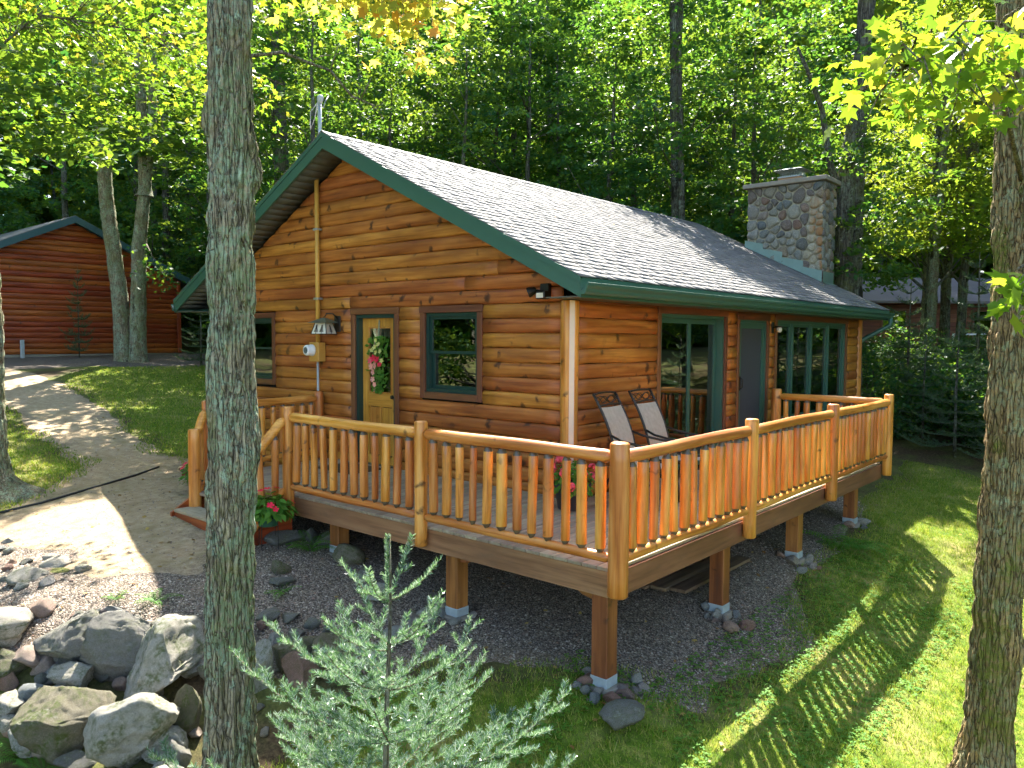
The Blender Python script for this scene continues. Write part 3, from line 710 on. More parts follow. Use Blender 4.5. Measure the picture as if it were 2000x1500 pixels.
def curtain(wall, par, u0, u1, z0, z1, o, mat, waves=9, amp=0.015):
    n = waves * 8; V = []; F = []
    for i in range(n + 1):
        u = u0 + (u1 - u0) * i / n; d = o + amp * math.sin(i / n * waves * 2 * math.pi) + 0.4 * amp * math.sin(i * 0.7)
        for z in (z0, z1): V.append((u, -d, z) if wall == 'front' else (d, u, z))
    for i in range(n): F.append((2 * i, 2 * i + 2, 2 * i + 3, 2 * i + 1))
    o_ = pymesh("curtain", V, F, mat, par); set_smooth(o_.data)
def hung_window(wall, u0, u1, z0, z1, label):
    w = empty_part("window", cabin, label)
    trim_set(wall, w, u0, u1, z0, z1, 0.085)
    a, b_, c, d = u0 + 0.086, u1 - 0.086, z0 + 0.086, z1 - 0.086
    frame4(wall, "frame", w, a, b_, c, d, 0.045, -0.10, 0.012, DKGREEN)
    mid = (c + d) / 2
    frame4(wall, "sash", w, a + 0.046, b_ - 0.046, mid - 0.012, d - 0.046, 0.035, -0.05, -0.015, DKGREEN)
    frame4(wall, "sash", w, a + 0.046, b_ - 0.046, c + 0.046, mid + 0.03, 0.04, -0.09, -0.055, DKGREEN)
    for zz0, zz1, o in ((mid + 0.02, d - 0.08, -0.03), (c + 0.08, mid, -0.075)):
        wbox(wall, "pane", a + 0.08, b_ - 0.08, o - 0.003, o, zz0, zz1, GLASS, w, 0)
    curtain(wall, w, a + 0.05, b_ - 0.05, c + 0.02, mid + 0.02, -0.112, CURTAIN, 10, 0.008)
    return w
def empty_part(name, par, label=None):
    o = bpy.data.objects.new(name, None); o.empty_display_size = 0.1
    link(o, par, WM[par].copy())
    if label: o["label"] = label
    return o
hung_window('front', -2.361, -1.27, 0.98, 2.156, "green-framed sash window right of the entry door")
hung_window('front', -7.0, -5.712, 1.0, 2.14, "green-framed sash window left of the entry door")
# entry door
ed = empty_part("entry_door", cabin, "oak door with a tall glass light")
trim_set('front', ed, -3.79, -2.779, -0.02, 2.158, 0.085, False)
frame4('front', "door_frame", ed, -3.704, -2.865, -0.05, 2.072, 0.05, -0.125, 0.015, DKGREEN)
def slab(wall, par, u0, u1, z0, z1, o):
    frame4(wall, "stile_frame", par, u0, u1, z0, z1, 0.115, o - 0.04, o, M_door('Z'))
    wbox(wall, "lock_rail", u0 + 0.116, u1 - 0.116, o - 0.04, o - 0.001, 0.80, 0.98, None, par, 0.002, M_door)
    m = (u0 + u1) / 2
    for a, b_ in ((u0 + 0.125, m - 0.02), (m + 0.02, u1 - 0.125)):
        wbox(wall, "door_panel", a, b_, o - 0.035, o - 0.012, z0 + 0.13, 0.79, None, par, 0.012, M_door)
    wbox(wall, "muntin", m - 0.019, m + 0.019, o - 0.04, o - 0.002, z0 + 0.116, 0.799, None, par, 0.002, M_door)
    wbox(wall, "pane", u0 + 0.116, u1 - 0.116, o - 0.025, o - 0.02, 0.981, z1 - 0.116, GLASS, par, 0)
    frame4(wall, "glazing_bead", par, u0 + 0.117, u1 - 0.117, 0.982, z1 - 0.117, 0.022, o - 0.018, o + 0.004, M_door('Z'))
slab('front', ed, -3.652, -2.917, 0.0, 2.02, -0.06)
hd = pymesh("door_handle", *lathe([(0.004, 0), (0.028, 0.003), (0.012, 0.02), (0.012, 0.035), (0.028, 0.045), (0.026, 0.065), (0.004, 0.072)], 12), BRONZE, ed, Matrix.Translation((-2.975, -(-0.06), 0.95)) @ Matrix.Rotation(math.pi / 2, 4, 'X'))
# patio window (two tall lights), screen door, window wall
pd = empty_part("patio_door", cabin, "tall two-light green framed glass door")
trim_set('side', pd, 1.826, 3.815, -0.01, 2.195, 0.075, False, 0.11)
frame4('side', "frame", pd, 1.903, 3.738, 0.0, 2.084, 0.05, -0.11, 0.02, GREEN)
for a, b_, o in ((1.954, 2.83, -0.03), (2.81, 3.687, -0.075)):
    frame4('side', "sash", pd, a, b_, 0.05, 2.033, 0.065, o - 0.035, o, GREEN)
    wbox('side', "pane", a + 0.065, b_ - 0.065, o - 0.02, o - 0.015, 0.115, 1.968, GLASS, pd, 0)
curtain('side', pd, 1.96, 2.2, 0.06, 2.0, -0.124, CURTAINW, 5, 0.004); curtain('side', pd, 3.3, 3.66, 0.06, 2.0, -0.124, CURTAINW, 7, 0.004)
sd_ = empty_part("screen_door", cabin, "green framed door with dark insect screen")
trim_set('side', sd_, 4.163, 5.342, -0.01, 2.155, 0.075, False, 0.10)
frame4('side', "frame", sd_, 4.24, 5.265, 0.0, 2.054, 0.04, -0.10, 0.02, GREEN)
frame4('side', "stile_frame", sd_, 4.282, 5.223, 0.02, 2.012, 0.085, -0.03, 0.005, GREEN)
wbox('side', "screen", 4.367, 5.138, -0.018, -0.014, 0.105, 1.927, SCREEN, sd_, 0)
h = Joint().box((0.006, 4.30, 0.98), (0.022, 4.335, 1.2)).sweep([(0.02, 4.317, 1.0), (0.06, 4.317, 1.03), (0.06, 4.317, 1.15), (0.02, 4.317, 1.18)], 0.009, 6).build("door_handle", BLACKM, sd_)
ww = empty_part("window_wall", cabin, "row of four tall green framed windows")
trim_set('side', ww, 5.595, 9.222, 0.28, 2.17, 0.075, True, 0.09)
frame4('side', "frame", ww, 5.672, 9.145, 0.357, 2.079, 0.05, -0.11, 0.02, GREEN)
us = [5.723, 6.42, 7.32, 8.215, 9.094]
for i in range(4):
    a, b_ = us[i] + (0.03 if i else 0), us[i + 1] - (0.03 if i < 3 else 0)
    if i: wbox('side', "mullion", us[i] - 0.03, us[i] + 0.03, -0.11, 0.015, 0.408, 2.028, GREEN, ww)
    frame4('side', "sash", ww, a + 0.001, b_ - 0.001, 0.408, 2.028, 0.05, -0.055, -0.02, GREEN)
    wbox('side', "pane", a + 0.05, b_ - 0.05, -0.04, -0.036, 0.458, 1.978, GLASS, ww, 0)
curtain('side', ww, 5.8, 6.1, 0.42, 2.0, -0.124, CURTAINW, 6, 0.004); curtain('side', ww, 7.5, 8.1, 0.42, 2.0, -0.124, CURTAINW, 8, 0.004)

# ---- roof
V = []; F = []
def roof_slab():
    t = 0.03; pts = [(XE - 0.02, ztop(XE - 0.02) - t), (XR, ZR - t), (XL + 0.02, ztop(XL + 0.02) - t), (XL + 0.02, ztop(XL + 0.02) - t - 0.12), (XR, ZR - t - 0.15), (XE - 0.02, ztop(XE - 0.02) - t - 0.12)]
    V = [(x, y, z) for y in (Y0 + 0.03, Y1 - 0.03) for x, z in pts]; n = 6
    F = [(i, (i + 1) % n, n + (i + 1) % n, n + i) for i in range(n)] + [(0, 5, 4, 1), (1, 4, 3, 2), (6, 7, 10, 11), (7, 8, 9, 10)]
    return V, F
roof = pymesh("roof", *roof_slab(), SOFFIT, cabin)
TAB = np.array([(-.5, 0, 0), (.5, 0, 0), (.5, 1, 0), (-.5, 1, 0), (-.5, 0, 1), (.5, 0, 1), (.5, 1, 0.25), (-.5, 1, 0.25)], float)
TABF = np.array([(4, 5, 6, 7), (0, 1, 5, 4), (1, 2, 6, 5), (3, 0, 4, 7), (2, 3, 7, 6)])
def tab_frame(side, d, y):
    """d metres up the slope from the eave"""
    x = (XE - d * CT) if side > 0 else (XL + d * CT)
    return np.array([x, y, ztop(x)]), np.array([0, 1.0 * side, 0]), np.array([-CT * side, 0, ST]), np.array([ST * side, 0, CT])
tabs = []
slope_len = (XE - XR) / CT
EXPO = 0.132; ncs = int(slope_len / EXPO)
for side in (1, -1):
    for c in range(ncs + 1):
        y = Y0 - random.uniform(0, 0.3); d = c * EXPO
        while y < Y1:
            w = random.choice([0.16, 0.24, 0.30, 0.34, 0.22]); a, b_ = max(y, Y0 - 0.012), min(y + w - 0.007, Y1 + 0.012)
            hh = 0.165 if d + 0.165 < slope_len else max(0.05, slope_len - d)
            if b_ - a > 0.03: tabs.append((side, d + random.uniform(-0.003, 0.003) - (0.012 if random.random() < 0.35 else 0), (a + b_) / 2, b_ - a, hh, random.choice([0.006, 0.008, 0.011])))
            y += w
Cc = np.array([5.05, -6.83, 1.75])
def tab_key(t):
    if t[0] < 0: return 1e9
    o = tab_frame(t[0], t[1], t[2])[0]; return np.linalg.norm(o - Cc) - t[3] * 6
tabs.sort(key=tab_key)
tabmesh = {}
for t in tabs[:300]:
    side, d, y, w, hh, th = t
    o, ex, ey, ez = tab_frame(side, d, y)
    k = (round(w, 2), round(hh, 2), th)
    if k not in tabmesh:
        me = raw_mesh("shingle", TAB * np.array([k[0], k[1], k[2]]), TABF); me.materials.append(SHINGLE); tabmesh[k] = me
    m4 = Matrix([[ex[i], ey[i], ez[i], o[i]] for i in range(3)] + [[0, 0, 0, 1]])
    mobj("shingle", tabmesh[k], SHINGLE, roof, m4)
VV = []
for side, d, y, w, hh, th in tabs[300:]:
    o, ex, ey, ez = tab_frame(side, d, y); L = TAB * np.array([w, hh, th])
    VV.append(o + L[:, :1] * ex + L[:, 1:2] * ey + L[:, 2:] * ez)
nt_ = len(VV); FF = (TABF[None] + (np.arange(nt_) * 8)[:, None, None]).reshape(-1, 4)
so = mobj("shingle_field", raw_mesh("shingle_field", np.concatenate(VV), FF, False, {"tabrnd": np.repeat(RNG.uniform(0, 1, nt_), 5)}), SHINGLE, roof)
so["kind"] = "stuff"
# ridge caps
capV = [(-.125 * CT, 0, -.125 * ST + .008), (0, 0, .014), (.125 * CT, 0, -.125 * ST + .008), (-.125 * CT, .26, -.125 * ST - .002), (0, .26, .004), (.125 * CT, .26, -.125 * ST - .002),
        (-.125 * CT, 0, -.125 * ST - .004), (0, 0, 0), (.125 * CT, 0, -.125 * ST - .004)]
cme = bpy.data.meshes.new("ridge_cap"); cme.from_pydata(capV, [], [(0, 1, 4, 3), (1, 2, 5, 4), (6, 7, 1, 0), (7, 8, 2, 1)]); cme.materials.append(SHINGLE)
y = Y0 - 0.012
while y < Y1 - 0.2:
    mobj("ridge_cap", cme, SHINGLE, roof, Matrix.Translation((XR, y, ZR + 0.008)) @ Matrix.Rotation(random.uniform(-.02, .02), 4, 'Y')); y += 0.19
# rake boards, drip edge, soffit boards
def rake(y, sgn, x0, x1, dz0, dz1, t, name, mat):
    V = []
    for yy in (y, y + t):
        for x in (x0, x1):
            for dz in (dz0, dz1): V.append((x, yy, ztop(x) + dz))
    F = [(0, 2, 3, 1), (4, 5, 7, 6), (0, 1, 5, 4), (2, 6, 7, 3), (1, 3, 7, 5), (0, 4, 6, 2)]
    if x1 < x0: F = [f[::-1] for f in F]
    return pymesh(name, V, F, mat, roof)
for (xa, xb) in ((XR, XE), (XR, XL)):
    rake(Y0, 1, xa, xb, -0.215, -0.028, 0.028, "rake_board", GREEN)
    rake(Y0 - 0.012, 1, xa, xb, -0.062, -0.004, 0.011, "drip_edge", GREEN)
    rake(Y1 - 0.028, 1, xa, xb, -0.215, -0.028, 0.028, "rake_board", GREEN)
sob = {}
for sgn in (1, -1):
    nb = int(slope_len / 0.145)
    for i in range(nb):
        d = 0.02 + i * 0.145; o, ex, ey, ez = tab_frame(sgn, d, (Y0 + 0.028 + 0.0) / 2)
        key = 's'
        if key not in sob:
            me = raw_mesh("soffit_board", TAB * np.array([0.42, 0.139, 0.012]), np.array([(4, 5, 6, 7), (0, 1, 5, 4), (1, 2, 6, 5), (3, 0, 4, 7), (2, 3, 7, 6), (0, 3, 2, 1)])); me.materials.append(SOFFIT); sob[key] = me
        p = o - ez * 0.178
        m4 = Matrix([[ex[k], ey[k], ez[k], p[k]] for k in range(3)] + [[0, 0, 0, 1]])
        mobj("soffit_board", sob[key], SOFFIT, roof, m4)
box("eave_soffit", (0.0, Y0 + 0.03, 2.176), (XE - 0.03, Y1 - 0.03, 2.188), SOFFIT, roof, 0.0)
box("eave_soffit", (XL + 0.03, Y0 + 0.03, 2.176), (-7.62, Y1 - 0.03, 2.188), SOFFIT, roof, 0.0)
box("eave_board", (XE - 0.028, Y0 + 0.03, 2.17), (XE - 0.004, Y1 - 0.03, ztop(XE) - 0.01), GREEN, roof, 0.0)
box("eave_board", (XL + 0.004, Y0 + 0.03, 2.17), (XL + 0.028, Y1 - 0.03, ztop(XL) - 0.01), GREEN, roof, 0.0)
def gutter(x, sg, name="gutter"):
    pr = [(0, 0.0), (0.055, 0.0), (0.070, 0.025), (0.078, 0.055), (0.100, 0.085), (0.105, 0.115), (0.090, 0.118), (0.090, 0.105), (0.01, 0.03), (0, 0.12)]
    n = len(pr); V = [(x + sg * a, yy, 2.20 + b_) for yy in (Y0 - 0.01, Y1 + 0.01) for a, b_ in pr]
    F = [(i, i + 1, n + i + 1, n + i) for i in range(n - 1)] + [tuple(range(n)), tuple(n + i for i in range(n))[::-1]]
    return pymesh(name, V, F, GREEN, roof)
gutter(XE - 0.003, 1); gutter(XL + 0.003, -1)
ds = np.array([(XE + 0.045, 10.40, 2.22), (XE + 0.045, 10.40, 2.12), (XE + 0.03, 10.39, 2.06), (0.30, 10.33, 1.94), (0.10, 10.2, 1.80), (0.02, 10.15, 1.74), (0.0, 10.13, 1.66), (0.0, 10.13, -0.5)])
tube("downspout", ds, 0.045, GREEN, roof, 10)

# ---- chimney
chim = box("chimney", (-2.40, 9.92, -0.6), (-0.76, 10.62, 5.10), MORTAR, cabin, 0.0)
chim["label"] = "round river-stone chimney with concrete cap"
def voronoi_stones(u0, u1, z0, z1, place, parent, n_target, seed, keep):
    rg = random.Random(seed); pts = []
    tries = 0
    while len(pts) < n_target and tries < 20000:
        tries += 1
        p = (rg.uniform(u0 + .03, u1 - .03), rg.uniform(z0 + .03, z1 - .03)); rr = rg.uniform(0.10, 0.25)
        if all(math.hypot((p[0] - q[0]), (p[1] - q[1]) * 1.12) > 0.5 * (rr + q[2]) + 0.035 for q in pts): pts.append((*p, rr))
    for p in pts:
        if not keep(p[0], p[1]): continue
        poly = [(u0, z0), (u1, z0), (u1, z1), (u0, z1)]
        for q in pts:
            if q is p: continue
            dx, dz = q[0] - p[0], q[1] - p[1]; dd = math.hypot(dx, dz)
            if dd > 0.6: continue
            k = dd / 2 + (p[2] - q[2]) * 0.25 - 0.008
            out = []
            for a, b_ in zip(poly, poly[1:] + poly[:1]):
                fa = ((a[0] - p[0]) * dx + (a[1] - p[1]) * dz) / dd - k; fb = ((b_[0] - p[0]) * dx + (b_[1] - p[1]) * dz) / dd - k
                if fa <= 0: out.append(a)
                if (fa <= 0) != (fb <= 0):
                    t = fa / (fa - fb); out.append((a[0] + (b_[0] - a[0]) * t, a[1] + (b_[1] - a[1]) * t))
            poly = out
            if len(poly) < 3: break
        if len(poly) < 3: continue
        for _ in range(2):
            out = []
            for a, b_ in zip(poly, poly[1:] + poly[:1]):
                out += [(a[0] * .75 + b_[0] * .25, a[1] * .75 + b_[1] * .25), (a[0] * .25 + b_[0] * .75, a[1] * .25 + b_[1] * .75)]
            poly = out
        while len(poly) > 22: poly = poly[::2]
        n = len(poly); V = []; F = []; bulge = rg.uniform(0.035, 0.065)
        for s, o in ((1.0, -0.005), (0.97, 0.018), (0.80, bulge * 0.85), (0.45, bulge)):
            for a in poly: V.append((p[0] + (a[0] - p[0]) * s, o + (rg.uniform(-.003, .003) if s < .95 else 0), p[1] + (a[1] - p[1]) * s))
        for r in range(3):
            for j in range(n): F.append((r * n + j, r * n + (j + 1) % n, (r + 1) * n + (j + 1) % n, (r + 1) * n + j))
        F.append(tuple(3 * n + j for j in range(n)))
        c0 = place(p[0], 0, p[1]); W = [tuple(np.array(place(a, o, z)) - np.array(c0)) for a, o, z in V]
        mt = RUSTSTONE if (p[0] > u1 - 0.34 and z0 + 0.2 < p[1] < z1 - 0.35 and u1 - u0 > 1.2) else CHIMSTONE
        so_ = pymesh("stone", W, F, mt, parent, Matrix.Translation(c0)); set_smooth(so_.data)
voronoi_stones(-2.42, -0.74, 2.9, 5.11, lambda u, o, z: (u, 9.92 - o, z), chim, 190, 4, lambda u, z: z > ztop(u) + 0.04)
voronoi_stones(9.90, 10.64, 2.3, 5.11, lambda u, o, z: (-0.76 + o, u, z), chim, 90, 5, lambda u, z: True)
cap = box("chimney_cap", (-2.50, 9.80, 5.11), (-0.66, 10.74, 5.205), CONCRETE, chim, 0.012)
box("flue", (-1.80, 10.06, 5.206), (-1.30, 10.48, 5.30), simple("clay_flue", (0.42, 0.24, 0.12), 0.8), chim, 0.01)
sp = Joint()
for i in range(9):
    xx = -1.76 + 0.42 * i / 8
    sp.sweep([(xx, 10.08, 5.32), (xx, 10.08, 5.45)], 0.004, 4).sweep([(xx, 10.46, 5.32), (xx, 10.46, 5.45)], 0.004, 4)
for i in range(8):
    yy = 10.08 + 0.38 * i / 7
    sp.sweep([(-1.76, yy, 5.32), (-1.76, yy, 5.45)], 0.004, 4).sweep([(-1.34, yy, 5.32), (-1.34, yy, 5.45)], 0.004, 4)
for zz in (5.35, 5.39, 5.43):
    sp.sweep([(-1.76, 10.08, zz), (-1.34, 10.08, zz), (-1.34, 10.46, zz), (-1.76, 10.46, zz), (-1.76, 10.08, zz)], 0.003, 4)
sp.box((-1.80, 10.04, 5.301), (-1.30, 10.50, 5.325)).build("spark_screen", GALV, chim)
pymesh("flue_cover", [(-1.88, 9.96, 5.455), (-1.22, 9.96, 5.455), (-1.22, 10.58, 5.455), (-1.88, 10.58, 5.455), (-1.68, 10.16, 5.515), (-1.42, 10.16, 5.515), (-1.42, 10.38, 5.515), (-1.68, 10.38, 5.515)],
       [(0, 1, 5, 4), (1, 2, 6, 5), (2, 3, 7, 6), (3, 0, 4, 7), (4, 5, 6, 7), (3, 2, 1, 0)], GALV, chim)
# stepped flashing against the chimney front
xs_ = [-2.44, -2.02, -1.58, -1.12, -0.72]
for i in range(4):
    a, b_ = xs_[i], xs_[i + 1]; zt = ztop(a) + 0.02 + 0.13
    V = [(a, 9.862, ztop(a) + 0.012), (b_, 9.862, ztop(b_) + 0.012), (b_, 9.862, zt - 0.10), (a, 9.862, zt),
         (a, 9.78, ztop(a) + 0.016), (b_, 9.78, ztop(b_) + 0.016), (a, 9.90, zt), (b_, 9.90, zt - 0.10)]
    pymesh("flashing", V, [(0, 1, 2, 3), (4, 5, 1, 0), (3, 2, 7, 6)], FLASH, chim)
pymesh("flashing", [(-0.69, 9.86, ztop(-0.7) + 0.01), (-0.69, 10.5, ztop(-0.7) + 0.01), (-0.69, 10.5, ztop(-0.7) + 0.24), (-0.69, 9.86, ztop(-0.7) + 0.24), (-0.6, 9.86, ztop(-0.6) + 0.014), (-0.6, 10.5, ztop(-0.6) + 0.014)], [(0, 1, 2, 3), (4, 5, 1, 0)], FLASH, chim)

# ------------------------------------------------------------------ deck
A_, B_, SX, SY = -1.983, 1.938, 2.1685, 2.3484
XD = -4.2                                   # left edge of the deck
YD = A_ + 3 * SY                            # far end of the deck
deck = empty("deck", (0.5, -1.0, -0.6), "raised wraparound wooden deck with peeled log railing", "deck")
BW = 0.142
x = XD - 0.05
while x < B_ - 0.07:
    x1 = min(x + BW - 0.006, B_ - 0.06)
    if x1 - x > 0.03:
        if x > 0.11:
            j = random.choice([1.1, 1.9, 2.7])
            box("deck_board", (x, A_ + 0.045, -0.028), (x1, j - 0.002, random.uniform(-.001, .001)), None, deck, 0.004, M_deckbd)
            box("deck_board", (x, j + 0.002, -0.028), (x1, YD - 0.01, random.uniform(-.001, .001)), None, deck, 0.004, M_deckbd)
        elif x1 < -0.1:
            box("deck_board", (x, A_ + 0.045, -0.028), (x1, -0.045, random.uniform(-.001, .001)), None, deck, 0.004, M_deckbd)
        else:
            box("deck_board", (x, A_ + 0.045, -0.028), (x1, -0.11, random.uniform(-.001, .001)), None, deck, 0.004, M_deckbd)
    x += BW
box("rim_board", (XD - 0.04, A_ + 0.055, -0.235), (B_ - 0.075, A_ + 0.095, -0.030), None, deck, 0.004, M_fascia)
box("rim_board", (B_ - 0.11, A_ + 0.055, -0.235), (B_ - 0.07, YD, -0.030), None, deck, 0.004, M_fascia)
box("rim_board", (XD - 0.04, A_ + 0.10, -0.235), (XD, -0.05, -0.030), None, deck, 0.004, M_fascia)
box("rim_board", (0.0, YD - 0.04, -0.235), (B_ - 0.112, YD, -0.030), None, deck, 0.004, M_fascia)
box("beam", (XD + 0.2, A_ + 0.36, -0.34), (B_ - 0.42, A_ + 0.46, -0.236), None, deck, 0.006, M_sill)
box("beam", (B_ - 0.46, A_ + 0.47, -0.34), (B_ - 0.36, YD - 0.1, -0.236), None, deck, 0.006, M_sill)
for i in range(8):
    yy = -1.2 + i * 0.8
    box("joist", (0.1 if yy > -0.2 else XD + 0.1, yy, -0.22), (B_ - 0.12, yy + 0.04, -0.03), None, deck, 0.003, M_sill)
# support posts
SUP = [(1.68, -1.77), (0.0, -1.74), (-1.80, -1.74), (1.68, 0.27), (1.68, 2.24), (1.68, 4.32)]
for (sx_, sy_) in SUP:
    g = hz(sx_, sy_); top = -0.237
    p = box("support_post", (sx_ - 0.075, sy_ - 0.075, g + 0.07), (sx_ + 0.075, sy_ + 0.075, top), None, deck, 0.006, M_sill)
    box("post_base", (sx_ - 0.079, sy_ - 0.079, g + 0.02), (sx_ + 0.079, sy_ + 0.079, g + 0.10), simple("pale_base_bracket", (0.36, 0.41, 0.43), 0.5, .5, 0, .5, 20), p, 0.003)
    pymesh("footing", *lathe([(0.13, -0.3), (0.13, 0.015), (0.12, 0.022)], 16), CONCRETE, p, Matrix.Translation((sx_, sy_, g)))
# beam corbel beside the corner support
corb = [(0, 0), (0.20, 0), (0.17, -0.04), (0.11, -0.07), (0.0, -0.09)]
def corbel(x, y, d):
    V = []
    for t in (-0.035, 0.035):
        for a, z in corb: V.append((x - d[0] * a + (t if d[0] == 0 else 0), y - d[1] * a + (t if d[1] == 0 else 0), -0.238 + z))
    n = len(corb)
    F = [tuple(range(n)), tuple(n + i for i in range(n))[::-1]] + [(i, n + i, n + (i + 1) % n, (i + 1) % n) for i in range(n)]
    pymesh("corbel", V, F, M_sill('X'), deck)
corbel(1.60, -1.77, (1, 0)); corbel(0.08, -1.74, (-1, 0))
# railing posts
ZP = 0.985
def rpost(x, y, z0=-0.185, z1=ZP, r=0.066, s=None):
    o = log_post("rail_post", x, y, z0, z1, r * random.uniform(.97, 1.06), deck, M_rail, 16, random.random() * 6)
    return o
posts = [(B_, A_), (B_ - SX, A_), (B_ - 2 * SX, A_), (B_, A_ + SY), (B_, A_ + 2 * SY), (B_, YD)]
for i, (x, y) in enumerate(posts): rpost(x, y, -0.185, ZP, 0.076 if i == 0 else 0.063)
rpost(0.30, YD - 0.02, 0.0, 0.99, 0.075); rpost(XD + 0.02, A_, -0.3, 0.95, 0.066); rpost(-4.42, -0.15, 0.0, 0.97, 0.066)
rpost(XD + 0.14, -2.22, hz(XD, -2.22) - 0.05, 0.62, 0.075); rpost(B_ - 2 * SX, -2.50, hz(-2.4, -2.50) - 0.05, 0.50, 0.066)
def log_tube(name, p, q, r, parent, axis, n=12, tenon=0.05, crook=0.006):
    p = np.array(p, float); q = np.array(q, float); L = np.linalg.norm(q - p); k = max(6, int(L / 0.2))
    ts = np.array([0, 0.001] + list(np.linspace(tenon / L, 1 - tenon / L, k)) + [0.999, 1.0])
    rr = np.array([r * 0.45, r * 0.5] + [r * (1 + random.uniform(-.04, .04)) for _ in range(k)] + [r * 0.5, r * 0.45])
    s1, s2 = random.random() * 6, random.random() * 6
    P = p[None] + (q - p)[None] * ts[:, None]
    P[:, 2] += crook * np.sin(ts * 5 + s1) * np.sin(ts * math.pi); 
    side = np.cross(q - p, [0, 0, 1]); nn = np.linalg.norm(side)
    if nn > 1e-6: P += (side / nn)[None] * (crook * np.sin(ts * 4 + s2) * np.sin(ts * math.pi))[:, None]
    V, F = sweep(P - p, rr, n)
    o = pymesh(name, V, F, M_rail(axis), parent, Matrix.Translation(p)); set_smooth(o.data)
    return o
DARKEND = simple("bare_dark_cone", (0.10, 0.075, 0.05), 0.35, 0.5, 0.0, 0.4, 30, 0.3)
def baluster_mesh(zlo, zhi, r, seed):
    zs = [(zlo - 0.055, 0.28), (zlo, 1.0)] + [(zlo + (zhi - zlo) * t, 1.0) for t in (0.2, 0.4, 0.6, 0.8)] + [(zhi, 1.0), (zhi + 0.06, 0.28)]
    n = 12; V = []; F = []
    for z, s in zs:
        for j in range(n):
            a = 2 * math.pi * j / n; q = 1 + 0.05 * math.sin(2 * a + seed + 3 * z) + 0.03 * math.sin(3 * a + seed)
            V.append((r * s * q * math.cos(a) + 0.004 * math.sin(z * 5 + seed), r * s * q * math.sin(a) + 0.004 * math.cos(z * 4 + seed), z - zlo))
    for i in range(len(zs) - 1):
        for j in range(n): F.append((i * n + j, i * n + (j + 1) % n, (i + 1) * n + (j + 1) % n, (i + 1) * n + j))
    F.append(tuple(range(n))[::-1]); F.append(tuple((len(zs) - 1) * n + j for j in range(n)))
    me = bpy.data.meshes.new("baluster"); me.from_pydata(V, [], F); set_smooth(me)
    me.materials.append(M_rail('Z')); me.materials.append(DARKEND)
    mi = np.zeros(len(F), np.int32); mi[:n] = 1; mi[-2 - n:] = 1
    me.polygons.foreach_set("material_index", mi)
    return me
BAL = [baluster_mesh(0.165, 0.795, r_, s_) for r_, s_ in ((0.039, 0.3), (0.043, 2.1), (0.036, 4.0), (0.040, 5.2), (0.038, 1.1), (0.043, 3.3), (0.037, .8))]
RZ, BZ = 0.872, 0.098
def rail_section(p, q, nb, gap=0.06, dz=(0.0, 0.0), bal=None, label=None):
    p = np.array(p, float); q = np.array(q, float); d = (q - p) / np.linalg.norm(q - p)
    ax = 'X' if abs(d[0]) > abs(d[1]) else 'Y'
    sec = empty_part("railing", deck, label)
    a, b_ = p + d * gap, q - d * gap
    log_tube("top_rail", (*a, RZ + dz[0]), (*b_, RZ + dz[1]), 0.052, sec, ax)
    log_tube("bottom_rail", (*a, BZ + dz[0]), (*b_, BZ + dz[1]), 0.040, sec, ax)
    for i in range(nb):
        t = (i + 1) / (nb + 1); c = p + (q - p) * t; zz = dz[0] + (dz[1] - dz[0]) * t
        m4 = Matrix.Translation((c[0], c[1], 0.165 + zz)) @ Matrix.Rotation(random.uniform(-.022, .022), 4, 'X') @ Matrix.Rotation(random.uniform(-.022, .022), 4, 'Y') @ Matrix.Rotation(random.random() * 6.28, 4, 'Z') @ Matrix.Diagonal((random.uniform(.9, 1.12), random.uniform(.9, 1.12), random.uniform(.985, 1.01), 1))
        mobj("baluster", random.choice(BAL), None, sec, m4)
P = posts
rail_section(P[1], P[0], 12); rail_section(P[2], P[1], 12)
rail_section(P[0], P[3], 13); rail_section(P[3], P[4], 13); rail_section(P[4], P[5], 13)
rail_section((0.30, YD - 0.02), P[5], 9); rail_section((-4.40, -0.15), (XD + 0.02, A_), 10)
rail_section(P[2], (B_ - 2 * SX, -2.50), 2, 0.05, (-0.02, -0.44)); rail_section((XD + 0.02, A_), (XD + 0.14, -2.22), 1, 0.05, (-0.04, -0.34))
# stairs
XA, XB = XD + 0.12, B_ - 2 * SX - 0.06
box("stair_tread", (XA, A_ - 0.22, -0.195), (XB, A_ + 0.05, -0.16), None, deck, 0.004, M_deckbd)
box("stair_tread", (XA, A_ - 0.50, -0.365), (XB, A_ - 0.225, -0.33), None, deck, 0.004, M_deckbd)
for xx in (XA - 0.05, XB + 0.005):
    V = [(xx + t, y, z) for t in (0, 0.04) for y, z in ((A_ + 0.05, -0.06), (A_ - 0.24, -0.2), (A_ - 0.52, -0.37), (A_ - 0.52, -0.62), (A_ + 0.05, -0.62))]
    pymesh("stringer", V, [(0, 1, 2, 3, 4), (9, 8, 7, 6, 5)] + [(i, 5 + i, 5 + (i + 1) % 5, (i + 1) % 5) for i in range(5)], M_redlog('Y'), deck)
box("riser", (XA, A_ - 0.49, -0.6), (XB, A_ - 0.47, -0.366), None, deck, 0.002, M_redlog)
